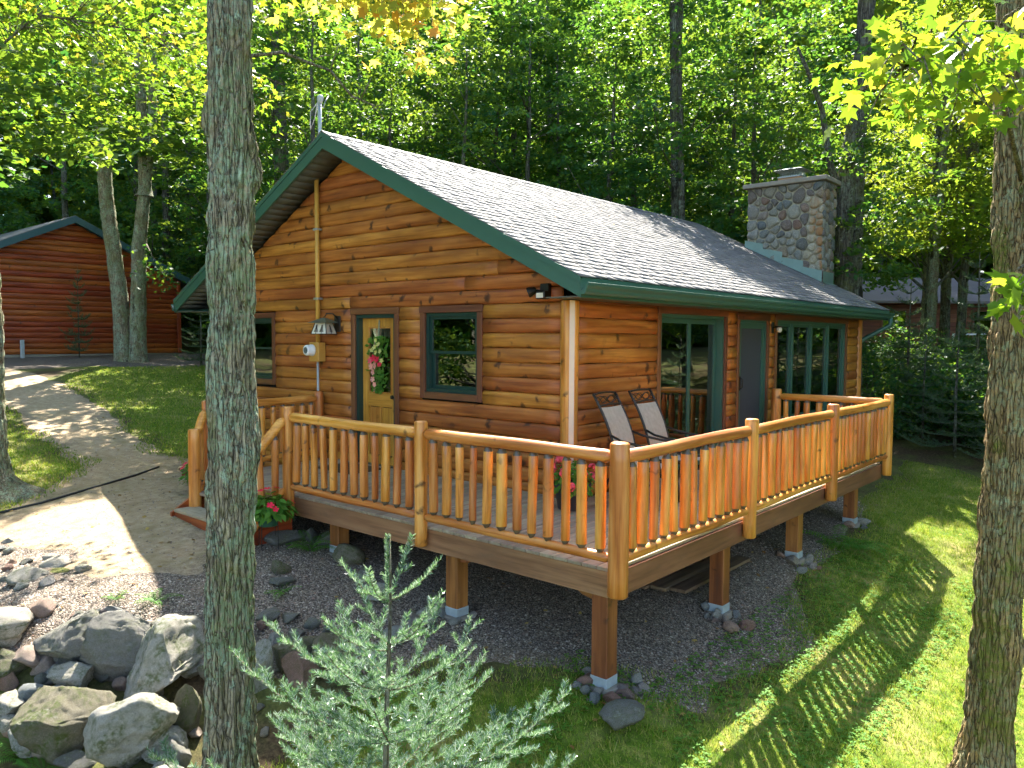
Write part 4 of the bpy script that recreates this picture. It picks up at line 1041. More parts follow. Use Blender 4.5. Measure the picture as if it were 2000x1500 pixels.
# ------------------------------------------------------------------ rocks
def ico(sub):
    bm = bmesh.new(); bmesh.ops.create_icosphere(bm, subdivisions=sub, radius=1.0)
    V = np.array([v.co[:] for v in bm.verts]); F = np.array([[v.index for v in f.verts] for f in bm.faces]); bm.free(); return V, F
ICO4, ICO3, ICO2 = ico(5), ico(4), ico(3)
def rock_mesh(seed, sub, cuts=7, rough=0.2, name="boulder"):
    D, F = sub; rg = np.random.default_rng(seed)
    V = D * (1 + rough * fbm(D * 1.4 + seed * 3.1, seed, 3))[:, None]
    for _ in range(cuts):
        n = rg.normal(size=3); n /= np.linalg.norm(n); k = rg.uniform(0.40, 0.78); d = V @ n - k
        V = V - np.where(d > 0, d * 0.98, 0)[:, None] * n
    V = V + D * (0.07 * fbm(D * 3.4 + seed, seed + 5, 5) - 0.07 * np.abs(fbm(D * 6 + seed, seed, 3)) + 0.02 * fbm(D * 16, seed + 9, 2))[:, None]
    mx = np.abs(V).max(0); V /= mx
    return raw_mesh(name, V, F, True)
BOULDERS = [(-0.53,-4.47,0.63,0.59),(-1.00,-4.05,0.78,0.58),(-1.36,-4.23,0.63,0.50),(-1.76,-4.39,0.64,0.38),(-1.13,-4.74,0.63,0.57),(-2.40,-4.72,0.52,0.28),(-0.44,-4.12,0.29,0.42),(-0.39,-3.58,0.25,0.45),(-0.42,-3.30,0.42,0.32),(-0.32,-3.07,0.37,0.28),(-0.11,-3.05,0.46,0.34),(-1.96,-4.72,0.38,0.25),(-0.89,-3.87,0.25,0.15)]
BLAB = ["large pale rounded boulder at the foot of the rock bank", "broad sunlit grey boulder on the rock bank above the pale rounded one", "dark angular boulder tilted left of the broad sunlit boulder",
        "long dark slab along the top of the rock bank", "big mossy green boulder low in the rock bank", "flat pale rock at the gravel's far left end", "upright brown boulder touching the lichened trunk's left side",
        "pale pointed boulder just right of the lichened trunk", "olive rounded boulder in the bank beside the young fir", "domed dark boulder behind the young fir's left branches",
        "mossy boulder half hidden by the young fir's branches", "brown wedge-shaped rock left of the long dark slab", "narrow light stone lying between broad boulder and trunk"]
BMAT = [GREYROCK, GREYROCK, DARKROCK, DARKROCK, MOSSROCK, GREYROCK, MOSSROCK, GREYROCK, MOSSROCK, MOSSROCK, MOSSROCK, COBBLE, GREYROCK]
BROT = [(0.1, 0.0, 0.3), (0.15, -0.35, 0.9), (0.2, 0.5, 0.6), (0.1, -0.25, 0.75), (0, 0.1, 0.2), (0, 0, 0.8), (0, 0.1, 0.5), (0.1, 0.1, 0.9), (0, 0.1, 0.7), (0, 0, 0.4), (0, 0, 0), (0.2, 0.4, 0.3), (0, 0.2, 0.8)]
def rock(name, me, x, y, w, dpt, h, rot, mat, sink=0.3, parent=None):
    z = hz(x, y) + h * (0.5 - sink)
    m4 = Matrix.Translation((x, y, z)) @ Matrix.Rotation(rot[2] + 0.71, 4, 'Z') @ Matrix.Rotation(rot[1], 4, 'Y') @ Matrix.Rotation(rot[0], 4, 'X') @ Matrix.Diagonal((w / 2, dpt / 2, h / 2, 1))
    o = link(bpy.data.objects.new(name, me), parent, m4)
    if len(me.materials) == 0: me.materials.append(mat)
    return o
for i, ((x, y, w, h), lab, mt, rt) in enumerate(zip(BOULDERS, BLAB, BMAT, BROT)):
    me = rock_mesh(20 + i, ICO4 if i < 5 else ICO3, 14 if mt is DARKROCK else 11, 0.25)
    dpt = w * random.uniform(0.7, 0.95)
    o = rock("boulder", me, x, y, w * 1.05, dpt, h * 1.15, rt, mt, 0.22)
    tag(o, lab, "boulder", "boulders of the rock bank")
XB_ = [(-1.48,-4.53,0.37),(-1.29,-4.92,0.46),(-2.02,-4.87,0.37),(-1.93,-4.54,0.34),(-0.40,-4.36,0.34),(-1.00,-4.53,0.27),(-1.65,-4.95,0.32),(-0.14,-4.55,0.40),(-0.69,-3.75,0.33),(-0.21,-3.30,0.37),(-0.07,-2.84,0.30),(-1.70,-4.49,0.25)]
XL_ = ["angular grey boulder wedged between the mossy and the dark ones", "half-buried pale boulder in the bank's bottom left", "grey rock cut by the left edge of the rock bank", "blocky brown rock behind the dark slab", "tall grey boulder wedged against the lichened trunk's foot", "dark wedge stone on top of the mossy boulder",
       "mossy rock low on the far left of the bank", "broad flat boulder at the bottom beside the lichened trunk", "grey boulder showing right behind the lichened trunk", "low boulder left of the young fir's stem", "brown rock in the shade right of the bank boulders", "squat grey rock between slab and mossy boulder"]
for i, ((x, y, w), lab) in enumerate(zip(XB_, XL_)):
    mt = [GREYROCK, GREYROCK, MOSSROCK, COBBLE, GREYROCK, DARKROCK][i % 6]
    tag(rock("boulder", rock_mesh(140 + i, ICO3, 12, .25), x, y, w * 1.1, w * random.uniform(.8, 1.1), w * random.uniform(.65, .95), (random.uniform(-.3, .3), random.uniform(-.3, .3), random.uniform(0, 6)), mt, .25), lab, "boulder", "boulders of the rock bank")
RV = [rock_mesh(60 + i, ICO2 if i < 6 else ICO3, 9 if i > 3 else 4, 0.18, "fieldstone") for i in range(8)]
MEDS = [(-1.95,-4.08,0.20,0.14),(-2.46,-4.46,0.27,0.14),(-2.97,-4.23,0.22,0.11),(-3.52,-3.98,0.31,0.13),(-3.28,-4.31,0.37,0.17),(-1.56,-3.81,0.18,0.09),(-1.62,-4.78,0.28,0.22),(-1.81,-4.64,0.25,0.17),(-0.94,-3.37,0.13,0.12),(-0.89,-3.25,0.13,0.13),(-0.68,-3.26,0.17,0.16),(-0.64,-3.08,0.19,0.13),(-0.97,-3.13,0.31,0.12),(-0.88,-2.98,0.22,0.07),(-0.66,-2.89,0.16,0.12),(-0.53,-2.82,0.14,0.08),(-0.80,-3.41,0.20,0.22),(-0.70,-2.11,0.30,0.20),(-0.08,-2.26,0.32,0.23),(-0.10,-2.02,0.24,0.19),(-0.08,-2.44,0.27,0.18),(-0.17,-1.82,0.19,0.17),(-2.30,-1.78,0.23,0.20),(-2.07,-1.71,0.29,0.22),(-1.11,-1.95,0.31,0.16),(-1.50,-4.96,0.23,0.19),(-1.91,-4.89,0.20,0.18),(-1.12,-4.88,0.23,0.14),(-0.81,-4.78,0.29,0.15),(-1.64,-4.92,0.24,0.16),(-1.21,-4.29,0.16,0.12),(-1.39,-4.37,0.18,0.12)]
rg = random.Random(5)
for _ in range(46):
    x, y = rg.uniform(-2.6, 0.3), 0
    y = -3.55 - (x + 0.4) * -0.52 + rg.uniform(-0.75, 0.35); s = rg.uniform(0.06, 0.17)
    MEDS.append((x, y, s, s * rg.uniform(.5, .8)))
for _ in range(30):
    x = rg.uniform(-2.3, -.2); y = -4.95 + .28 * (x + 2.3) + rg.uniform(-.25, .55); s = rg.uniform(.14, .32); MEDS.append((x, y, s, s * rg.uniform(.6, .9)))
for _ in range(16):
    x = rg.uniform(-5.2, -2.2); y = -4.0 + rg.uniform(-0.45, 0.12); s = rg.uniform(0.05, 0.16); MEDS.append((x, y, s, s * .6))
matv = {}
def shared(me, mat):
    k = (me.name, mat.name)
    if k not in matv:
        c = me.copy(); c.materials.clear(); c.materials.append(mat); matv[k] = c
    return matv[k]
for i, (x, y, w, h) in enumerate(MEDS):
    mt = rg.choice([COBBLE, COBBLE, GREYROCK, DARKROCK])
    o = rock("fieldstone", shared(rg.choice(RV), mt), x, y, w, w * rg.uniform(.7, 1), h, (rg.uniform(-.3, .3), rg.uniform(-.3, .3), rg.uniform(0, 6)), mt, 0.25)
    tag(o, ("small pale" if h > .1 else "little flat") + " fieldstone " + ("by the sandy drive's near end" if x < -2.3 else "in the rock bank left of the lichened trunk" if x < -.9 and y < -3.5 else "under the deck behind the young fir" if y > -2.5 else "in the bank between lichened trunk and young fir"), "stone", "small fieldstones along the gravel and rock bank")
for lab, x, y, w, h, mt in (("long low grey stone under the potted red flowers by the stairs", -2.33, -2.06, .50, .2, DARKROCK), ("long mossy rock below the deck's leftmost support post", -1.57, -1.85, .46, .24, MOSSROCK),
                            ("tilted olive slab standing in the shaded gravel", -1.67, -2.57, .24, .2, MOSSROCK), ("flat grey slab lying in the shaded gravel", -1.43, -2.71, .30, .10, DARKROCK),
                            ("flat dark boulder in front of the corner support post's cobbles", 2.02, -2.0, .44, .20, DARKROCK)):
    tag(rock("rock", rock_mesh(int(100 + x * 10), ICO3, 6, 0.15, "rock"), x, y, w, w * .75, h, (0.05, .1, .4), mt, 0.25), lab, "rock")
PILES = {"corner": ((1.56,-1.84,0.15),(1.72,-1.90,0.12),(1.82,-1.73,0.11),(1.83,-1.88,0.16),(1.73,-1.98,0.13),(1.62,-1.95,0.10),(1.87,-1.75,0.16),(1.83,-1.50,0.14),(1.54,-1.94,0.10),(1.72,-1.99,0.08),(1.80,-1.67,0.09),(1.92,-1.54,0.11),(1.51,-1.74,0.11),(1.55,-1.6,.12),(1.9,-1.63,.1)),
         "second": ((1.56,0.19,0.12),(1.71,0.15,0.15),(1.82,0.16,0.13),(1.83,0.37,0.11),(1.92,0.07,0.18),(1.98,0.26,0.15),(1.73,0.07,0.09),(1.65,0.07,0.08)),
         "third": ((1.56,2.11,0.13),(1.72,2.08,0.18),(1.82,2.35,0.17),(1.90,2.29,0.12),(1.86,2.01,0.13),(1.95,2.32,0.10)), "far": ((1.72,4.18,0.14),(1.82,4.44,0.21),(1.87,4.30,0.11)), "left": ((-0.10,-1.86,0.12),(0.09,-1.86,0.12),(0.13,-1.65,0.10))}
PL = {"corner": "cobble piled round the foot of the deck's corner support post", "second": "cobble round the second support post on the deck's lawn side", "third": "cobble round the third support post on the deck's lawn side",
      "far": "cobble at the farthest support post on the lawn side", "left": "cobble at the support post behind the young fir"}
for k, L in PILES.items():
    for x, y, w in L:
        o = rock("cobble", shared(rg.choice(RV), COBBLE), x, y, w * 1.1, w * rg.uniform(.75, 1), w * rg.uniform(.6, .85), (rg.uniform(-.4, .4), rg.uniform(-.4, .4), rg.uniform(0, 6)), COBBLE, 0.15)
        tag(o, PL[k], "cobble", PL[k].replace("cobble", "cobbles", 1))

# ------------------------------------------------------------------ leaves and trees
def unit(v): return v / (np.linalg.norm(v, axis=-1, keepdims=True) + 1e-9)
def kite_leaves(P, size, rng, up=(0, 0, 1), tilt=0.7, asp=0.62):
    n = len(P); N = unit(np.asarray(up)[None] + rng.normal(0, tilt, (n, 3)))
    A = rng.normal(size=(n, 3)); A = unit(A - N * (A * N).sum(1)[:, None]); B = np.cross(N, A)
    s = np.broadcast_to(size, (n,))[:, None]; w = s * asp * 0.5
    dr = N * (s * 0.10)
    V = np.stack([P - A * s * .5, P + B * w - dr * .5 - A * s * .05, P + A * s * .5 - dr, P - B * w - dr * .5 - A * s * .05], 1)
    return V.reshape(-1, 3), np.arange(4 * n).reshape(-1, 4)
_la = np.radians([0, 22, 50, 80, 108, 150, 180, 210, 252, 280, 310, 338]); _lr = np.array([1, .50, .95, .48, .66, .34, .16, .34, .66, .48, .95, .50])
def maple_leaves(P, size, rng, up=(0, 0, 1), tilt=0.6):
    n = len(P); N = unit(np.asarray(up)[None] + rng.normal(0, tilt, (n, 3)))
    A = rng.normal(size=(n, 3)); A[:, 2] -= 0.7; A = unit(A - N * (A * N).sum(1)[:, None]); B = np.cross(N, A)
    s = np.broadcast_to(size, (n,))[:, None, None] * 0.55
    ring = np.cos(_la)[None, :, None] * A[:, None] + np.sin(_la)[None, :, None] * B[:, None]
    cur = -0.28 * _lr ** 2 + 0.10 * np.abs(np.sin(_la))
    R = P[:, None] + s * (_lr[None, :, None] * ring + cur[None, :, None] * N[:, None])
    V = np.concatenate([P[:, None], R], 1); k = 13
    f = np.array([(0, 1 + j, 1 + (j + 1) % 12) for j in range(12)])
    F = f[None] + (np.arange(n) * k)[:, None, None]
    return V.reshape(-1, 3), F.reshape(-1, 3)
def crown_points(rng, zlo, zhi, R, ncl, per, bias=0.45, clr=0.85, flat=0.20):
    t = rng.uniform(0, 1, ncl) ** 1.35; z = zlo + (zhi - zlo) * t
    prof = R * np.clip(0.55 + 0.75 * np.sin(np.pi * np.clip(t * 0.9 + 0.08, 0, 1)) - 0.35 * t, 0.15, 1.3)
    a = rng.uniform(0, 6.283, ncl); r = prof * (bias + (1 - bias) * rng.uniform(0, 1, ncl)) * rng.uniform(.55, 1.0, ncl)
    C = np.stack([r * np.cos(a), r * np.sin(a), z], 1)
    n = rng.poisson(per, ncl).clip(5)
    idx = np.repeat(np.arange(ncl), n); m = len(idx); sc = rng.uniform(.6, 1.3, ncl)[idx] * clr
    D = rng.normal(0, 1, (m, 3)); D /= (np.linalg.norm(D, axis=1) ** 0.5)[:, None] + .2
    rr = np.linalg.norm(D[:, :2], axis=1)
    P = C[idx] + D * np.stack([sc, sc, sc * flat], 1) * .62; P[:, 2] -= 0.16 * sc * rr ** 2
    return P, C
def crown_mesh(seed, zlo, zhi, R, ncl, per, leaf=(0.13, 0.23)):
    rng = np.random.default_rng(seed); P, C = crown_points(rng, zlo, zhi, R, ncl, per)
    V, F = kite_leaves(P, rng.uniform(*leaf, len(P)), rng, tilt=0.55)
    # neighbouring leaves of one spray share a tone
    tone = 0.5 + 0.5 * fbm(P * 0.9, seed, 2)
    return raw_mesh("crown", V, F, False, {"leafrnd": np.clip(tone * .7 + rng.uniform(0, .3, len(P)), 0, .999)}), C
def trunk_mesh(seed, h, r, C=None, lean=0.02, nlimb=16, fork=None):
    rg_ = random.Random(seed); J = Joint(); k = 14
    zs = np.linspace(-0.4, h, k); px_ = np.cumsum([rg_.gauss(lean, 0.05) for _ in range(k)]) * h / 16; py_ = np.cumsum([rg_.gauss(0, 0.05) for _ in range(k)]) * h / 16
    P = np.stack([px_ - px_[0], py_ - py_[0], zs], 1); rr = r * (1 - 0.85 * np.clip(zs / h, 0, 1) ** 1.1); rr[0] = r * 1.5; rr[1] *= 1.12
    J.sweep(P, rr, 10)
    if C is not None:
        for c in sorted(C.tolist(), key=lambda c: rg_.random())[:nlimb]:
            z0 = max(1.5, c[2] - rg_.uniform(.5, 1.6)); i = min(k - 2, max(1, int((z0 + .4) / (h + .4) * (k - 1)))); b0 = P[i]
            if c[2] < b0[2]: continue
            m = (b0 + np.array(c)) / 2 + np.array([rg_.gauss(0, .2), rg_.gauss(0, .2), .15])
            J.sweep([b0, b0 * .4 + m * .6 + [0, 0, -.05], m, c], [rr[i] * .42, rr[i] * .3, rr[i] * .2, .012], 5)
    me = bpy.data.meshes.new("trunk"); me.from_pydata(J.V, [], J.F); set_smooth(me); me.materials.append(BARK_F)
    return me
TV = []
for i, (zlo, zhi, R, ncl, per) in enumerate([(1.0, 13, 3.1, 150, 62), (1.6, 13.5, 2.9, 140, 62), (0.7, 12, 3.0, 150, 62), (2.2, 14, 3.3, 150, 62), (1.2, 13.5, 2.8, 140, 62), (3.6, 15, 3.3, 140, 62)]):
    cm, C_ = crown_mesh(200 + i, zlo, zhi, R, ncl, per); cm.materials.append(LEAF_F)
    TV.append((cm, trunk_mesh(300 + i, zhi - 1, 0.17, C_)))
LEAF_R = leaf_mat("painted_sun_leaf", [(0, (0.03, 0.085, 0.02)), (0.5, (0.055, 0.12, 0.02)), (1, (0.09, 0.14, 0.02))],
                  [(0, (0.16, 0.34, 0.024)), (0.5, (0.31, 0.45, 0.03)), (1, (0.46, 0.49, 0.04))], 0.52)  # lightened leaf colour stands in for sun on right bank and far wood
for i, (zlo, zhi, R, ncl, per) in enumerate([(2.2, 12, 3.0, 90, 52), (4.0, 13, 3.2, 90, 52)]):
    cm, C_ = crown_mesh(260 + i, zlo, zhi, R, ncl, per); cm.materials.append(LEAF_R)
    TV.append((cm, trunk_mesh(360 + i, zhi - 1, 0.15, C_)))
def forest_tree(x, y, v, s, label, group, rs=1.0, name="forest_tree"):
    if x > -3.5 and 12 < y < 40 and x < 5: v = 6 + v % 2  # right-bank trees get the crowns with painted-in sun
    t = empty(name, (x, y, hz(x, y)), label, "tree", group)
    m4 = Matrix.Translation((x, y, hz(x, y))) @ Matrix.Rotation(random.uniform(0, 6.28), 4, 'Z') @ Matrix.Diagonal((s * rs, s * rs, s, 1))
    mobj("crown", TV[v][0], LEAF_F, t, m4); mobj("trunk", TV[v][1], BARK_F, t, m4)
    return t
VIS = [(-14.16,5.66,4,.8),(-20.97,8.9,0,.95),(-26.5,-2.2,1,1),(-28.87,4.87,3,1),(-29.98,8.55,0,1.05),(-5.28,11.99,5,.8),(-11.05,9.66,0,.82),(-12.63,12.26,1,.9),(-10.67,11.9,3,.85),(-11.35,14.68,2,1),(-7.65,11.9,4,.82),(-8.31,14.65,0,.9),(-10.24,19.60,1,1.1),(-5.33,15.24,2,.92),(-7.25,20.85,3,1.1),(-5.20,18.66,0,1.0),(-15.03,8.87,5,.85),(-11.84,7.66,4,.7),(-15.61,12.33,2,1),(-12.4,5.2,5,.72),
       (-0.59,18.67,5,.95),(-0.93,22.33,5,1.05),(-0.11,20.40,3,1.0),(-2.05,25.5,5,1.0),(1.9,18.87,5,.9),(3.9,15.5,5,.85),(-24.91,9.2,2,1),(-18.2,8.6,1,.9),(-15.49,19.03,3,1.1),(-19.52,16.88,0,1.05),(-4.2,14.2,4,.75)]
def spot(x, y):
    """landmark below a tree as the photographer saw it, and its rank in depth"""
    dx, dy = x - 5.051, y + 6.8283; d = -.6526 * dx + .7577 * dy; u = 1000 + 1510 * (.7577 * dx + .6526 * dy) / max(d, .1)
    zs = [(-9e9, "beyond the left edge of the drive"), (20, "behind the red shed"), (200, "behind the twin-stemmed maple"), (400, "behind the lichened maple trunk"), (520, "left of the roof peak"), (640, "right above the roof peak"), (790, "above the upper ridge"),
          (930, "above the ridge's first third"), (1070, "above the middle of the ridge"), (1210, "above the ridge's last third"), (1340, "where the ridge ends"), (1460, "right behind the stone chimney"), (1660, "just right of the chimney"), (1800, "before the neighbouring cabin"), (1900, "behind the mossy maple trunk"), (2000, "beyond the right edge of the lawn")]
    zn = [n for t, n in zs if u >= t][-1]
    rk = "front-rank" if d < 22 else "second-rank" if d < 27 else "third-rank" if d < 34 else "far" if d < 41 else "farthest"
    return zn, rk
def ZONE(x, y): zn, rk = spot(x, y); return rk + " leafy tree of the wood " + zn
def ZG(x, y): return "trees of the wood " + spot(x, y)[0]
for x, y, v, s in VIS: forest_tree(x, y, v, s, ZONE(x, y), ZG(x, y), random.uniform(.9, 1.1))
rg = random.Random(21); placed = [(a, b) for a, b, _, _ in VIS]
def blocked(x, y):
    if -27 < x < -21 and -2.5 < y < 8: return True
    if -21 < x < -8 and -8 < y < 7.5: return True
    if -9.5 < x < 3 and -3 < y < 11.8: return True
    if -9 < x < 2.5 and 25 < y < 37: return True
    return False
cnt = 0
while cnt < 44:
    d = rg.uniform(18, 48); lat = rg.uniform(-0.80, 0.80) * d
    x = 5.05 - .652 * d + .758 * lat; y = -6.83 + .758 * d + .652 * lat
    if blocked(x, y) or (x > -6 and 10 < y < 26 and rg.random() < .85) or any(math.hypot(x - a, y - b) < 1.9 for a, b in placed): continue
    placed.append((x, y)); cnt += 1
    forest_tree(x, y, rg.randrange(6), rg.uniform(.9, 1.15), ZONE(x, y), ZG(x, y), rg.uniform(.95, 1.2))
# woods seen in the window glass, beside and before the cabin
for x, y, v, s in [(8.5, 12.5, 2, .8), (10.5, 9, 0, .9), (9.5, 5.5, 4, .8), (12, 3, 1, .9), (13, 7, 3, 1), (11, 15, 5, .95), (14, 12, 0, 1), (7.0, 16.0, 3, .9), (15, -1, 2, .9), (5.5, 19, 0, .9), (9, 20, 1, 1), (17, 5, 4, 1),
                   (-6.5, -9.5, 2, .8), (-9.5, -8.5, 2, .8), (-13, -8.5, 0, .9), (-9, -13, 1, .9), (-3.5, -13, 2, .9)]:
    forest_tree(x, y, v, s, "woodland tree beyond the lawn, mirrored in the cabin glass", "woodland mirrored in the cabin glass")
# far-off wood (one mass)
rng = np.random.default_rng(5); n = 150000
ang = rng.uniform(rad(20), rad(230), n); dist = rng.uniform(44, 66, n)
fx = 3 + dist * np.cos(ang); fy = -4 + dist * np.sin(ang); fz_ = H0(fx, fy) + rng.uniform(0, 1, n) ** 1.1 * 25
V_, F_ = kite_leaves(np.stack([fx, fy, fz_], 1), rng.uniform(.8, 1.5, n), rng, tilt=.9)
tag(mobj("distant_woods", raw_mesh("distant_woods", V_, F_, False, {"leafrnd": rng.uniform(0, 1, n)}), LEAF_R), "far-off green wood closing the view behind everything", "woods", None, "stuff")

# foreground trunks with modelled bark
def bark_trunk(name, path, rad_fn, bumps, nz, ntheta, mat, parent, seed, amp=0.011, z0=None):
    zs = np.linspace(path[0][2], path[-1][2], nz); Pp = np.array(path)
    cx = np.interp(zs, Pp[:, 2], Pp[:, 0]); cy = np.interp(zs, Pp[:, 2], Pp[:, 1]); th = np.arange(ntheta) / ntheta * 2 * np.pi
    Z, T = np.meshgrid(zs, th, indexing='ij'); r0 = rad_fn(Z)
    dirx, diry = np.cos(T), np.sin(T)
    q = np.stack([(dirx * 0.16 * 30).ravel(), (diry * 0.16 * 30).ravel(), (Z * 4.0).ravel()], 1)
    wv = np.stack([vnoise(q * .5, seed + 20), vnoise(q * .5 + 9, seed + 21), 0 * q[:, 0]], 1) * 0.8
    rid = np.clip(1 - np.abs(fbm(q + wv, seed, 4)) * 3.2, -.6, 1) * -1.6 + .6
    q2 = np.stack([(dirx * 0.16 * 70).ravel(), (diry * 0.16 * 70).ravel(), (Z * 26).ravel()], 1)
    dsp = amp * rid + amp * 0.45 * fbm(q2, seed + 7, 3) + 0.012 * fbm(q * .18, seed + 3, 2)
    r = r0 + dsp.reshape(Z.shape)
    for bz, bt, bh, bs in bumps:
        dt = (T - bt + np.pi) % (2 * np.pi) - np.pi
        r = r + bh * np.exp(-((Z - bz) / bs) ** 2 - (dt / 0.55) ** 2)
    V = np.stack([cx[:, None] + r * dirx, cy[:, None] + r * diry, Z], -1).reshape(-1, 3)
    o_ = np.array(path[0]); idx = np.arange(nz * ntheta).reshape(nz, ntheta); nx_ = np.roll(idx, -1, 1)
    F = np.stack([idx[:-1].ravel(), nx_[:-1].ravel(), nx_[1:].ravel(), idx[1:].ravel()], 1)
    return mobj(name, raw_mesh(name, V - o_, F, True), mat, parent, Matrix.Translation(o_))
camR = math.atan2(.652, .758)
ga = hz(0.45, -4.27)
tA = empty("maple_tree", (0.47, -4.29, ga), "thick lichen-covered maple trunk standing before the stairs", "tree")
trunkA = bark_trunk("trunk", [(0.56, -4.38, ga - .2), (0.52, -4.335, -1.0), (0.40, -4.22, 1.5), (0.31, -4.135, 3.9), (0.2, -4.05, 8)], lambda z: 0.142 + 0.09 * np.exp(-(z - ga) / .22) - 0.006 * np.clip(z, 0, 8) * .6,
           [(3.18, camR + math.pi, 0.045, .17), (2.86, camR + .1, 0.05, .22), (1.05, camR, 0.05, .2), (0.9, camR - .8, 0.03, .1), (0.2, camR + 2.9, .02, .2)], 620, 150, BARK_A, tA, 3, 0.014)
gb = hz(4.1, -.26)
tB = empty("maple_tree", (4.1, -.26, gb), "mossy brown maple trunk in front of the sunny lawn", "tree")
bark_trunk("trunk", [(4.08, -.25, gb - .2), (4.085, -.24, -1.45), (4.13, -.20, 0.3), (4.14, -.06, 1.8), (4.11, 0.14, 3.1), (4.05, .25, 4.4), (4.0, .4, 8)], lambda z: 0.148 + 0.12 * np.exp(-(z - gb) / .20) + .010 * np.clip(z + .2, 0, 3),
           [(-0.62, camR, .05, .14), (-0.5, camR - .6, .02, .1)], 560, 140, BARK_B, tB, 8, 0.013)
gc = hz(-7.45, -3.45)
tC = empty("maple_tree", (-7.45, -3.45, gc), "maple trunk at the left edge rooted beside the drive", "tree")
bark_trunk("trunk", [(-7.45, -3.45, gc - .15), (-7.47, -3.46, 1.0), (-7.5, -3.5, 8)], lambda z: 0.20 + 0.30 * np.exp(-(z - gc) / .16), [(gc, camR, .25, .10), (gc, camR - 1.4, .2, .10), (1.8, camR + .3, .02, .3)], 260, 80, BARK_A, tC, 12, 0.013)
# twin-stemmed tree by the shed
tD = empty("maple_tree", (-17.76, 2.85, hz(-17.76, 2.85)), "twin-stemmed maple with mossy foot before the red shed", "tree")
gd = hz(-17.76, 2.85)
def bearing(u, d):   # plan position at d metres from the viewpoint on a measured bearing
    lat = (u - 1000) / 1510 * d; return (5.05 - .652 * d + .758 * lat, -6.83 + .758 * d + .652 * lat)
def stem(pts, r0, r1, nm="trunk", nz=120, nt=36, mat=BARK_A, seed=30, par=tD):
    zs = [p[2] for p in pts]; return bark_trunk(nm, pts, lambda z: r0 + (r1 - r0) * np.clip((z - zs[0]) / (zs[-1] - zs[0]), 0, 1) + .16 * np.exp(-(z - zs[0]) / .25), [], nz, nt, mat, par, seed, 0.014)
dD = 24.0
stem([(*bearing(243, dD), gd - .1), (*bearing(236, dD), gd + 2.2), (*bearing(215, dD), gd + 5.0), (*bearing(204, dD), gd + 9.5)], 0.26, 0.16, seed=31)
stem([(*bearing(268, dD), gd - .1), (*bearing(275, dD), gd + 3.6), (*bearing(290, dD), gd + 5.6), (*bearing(283, dD), gd + 9.5)], 0.25, 0.13, seed=33)
stem([(*bearing(288, dD), gd + 5.2), (*bearing(303, dD), gd + 6.6), (*bearing(312, dD), gd + 9.5)], 0.12, 0.11, "branch", 60, 24, BARK_A, 35)
# big dark tree beyond the chimney
tG = empty("maple_tree", (-.76, 11.9, hz(-.76, 11.9)), "tall forked dark trunk rising behind the stone chimney", "tree")
gg = hz(-.76, 11.9)
stem([(*bearing(1648, 17.8), gg - .1), (*bearing(1640, 17.8), 3.5), (*bearing(1640, 17.8), 5.4), (*bearing(1660, 17.8), 7.2), (*bearing(1672, 17.8), 10)], 0.21, 0.17, mat=BARK_F, seed=37, par=tG)
stem([(*bearing(1672, 18.4), gg - .1), (*bearing(1662, 18.4), 4.5), (*bearing(1666, 18.4), 10)], 0.15, 0.13, mat=BARK_F, seed=38, par=tG)
tube("branch", [(*bearing(1640, 17.8), 4.9), (*bearing(1612, 17.8), 5.6), (*bearing(1590, 17.6), 6.9), (*bearing(1560, 17.4), 7.7), (*bearing(1540, 17.2), 8.1)], [.10, .08, .06, .045, .03], BARK_F, tG, 7)
for pos, lab in ((bearing(558, 22), "dark straight trunk left of the cabin's roof peak"), (bearing(1318, 21.5), "dark straight trunk rising above the middle of the roof ridge")):
    g_ = hz(*pos); t_ = empty("forest_tree", (pos[0], pos[1], g_), lab, "tree")
    stem([(pos[0] + .2, pos[1], g_ - .1), (pos[0], pos[1], 5), (pos[0] - .15, pos[1] - .1, 11)], .2, .15, mat=BARK_F, seed=int(pos[0] * -7), par=t_)
    mobj("crown", TV[5][0], LEAF_F, t_, Matrix.Translation((pos[0], pos[1], g_ + 1.5)) @ Matrix.Diagonal((.8, .8, .8, 1)))
for u, d, r in ((1812, 23, .14), (1842, 26.5, .10), (1872, 24.5, .13), (1798, 28, .10)):
    pos = bearing(u, d); g_ = hz(*pos); t_ = empty("forest_tree", (pos[0], pos[1], g_), {1812: "thickest pale trunk before the neighbouring cabin", 1842: "thin pale trunk between two thicker ones before the neighbouring cabin", 1872: "pale mossy trunk nearest the large right maple", 1798: "thinnest far trunk beside the neighbouring cabin's window"}[u], "tree", "pale trunks before the neighbouring cabin")
    stem([(pos[0], pos[1], g_ - .1), (pos[0] + .05, pos[1], 4), (pos[0] + .3, pos[1], 10)], r, r * .7, mat=BARK_A, seed=int(u), par=t_, nt=24, nz=80)
    mobj("crown", TV[6][0], LEAF_R, t_, Matrix.Translation((pos[0], pos[1], g_ + 2.0)) @ Matrix.Rotation(u, 4, 'Z') @ Matrix.Diagonal((.7, .7, .8, 1)))
# crowns of the foreground trees, out of frame overhead
for t_, (x, y), v, zc in ((tA, (0.4, -4.6), 5, 5.0), (tB, (5.4, .2), 5, 4.5), (tC, (-7.5, -3.5), 3, 2.5)):
    mobj("crown", TV[v][0], LEAF_F, t_, Matrix.Translation((x, y, zc)) @ Matrix.Rotation(random.random() * 6, 4, 'Z') @ Matrix.Diagonal((.85, .85, .85, 1)))
mobj("crown", TV[3][0], LEAF_F, tD, Matrix.Translation((-17.8, 2.9, gd + 4.6)) @ Matrix.Diagonal((1.25, 1.25, .8, 1)))
mobj("crown", TV[0][0], LEAF_F, tG, Matrix.Translation((-.9, 12.2, gg + 2.8)) @ Matrix.Diagonal((.75, .75, .75, 1)))

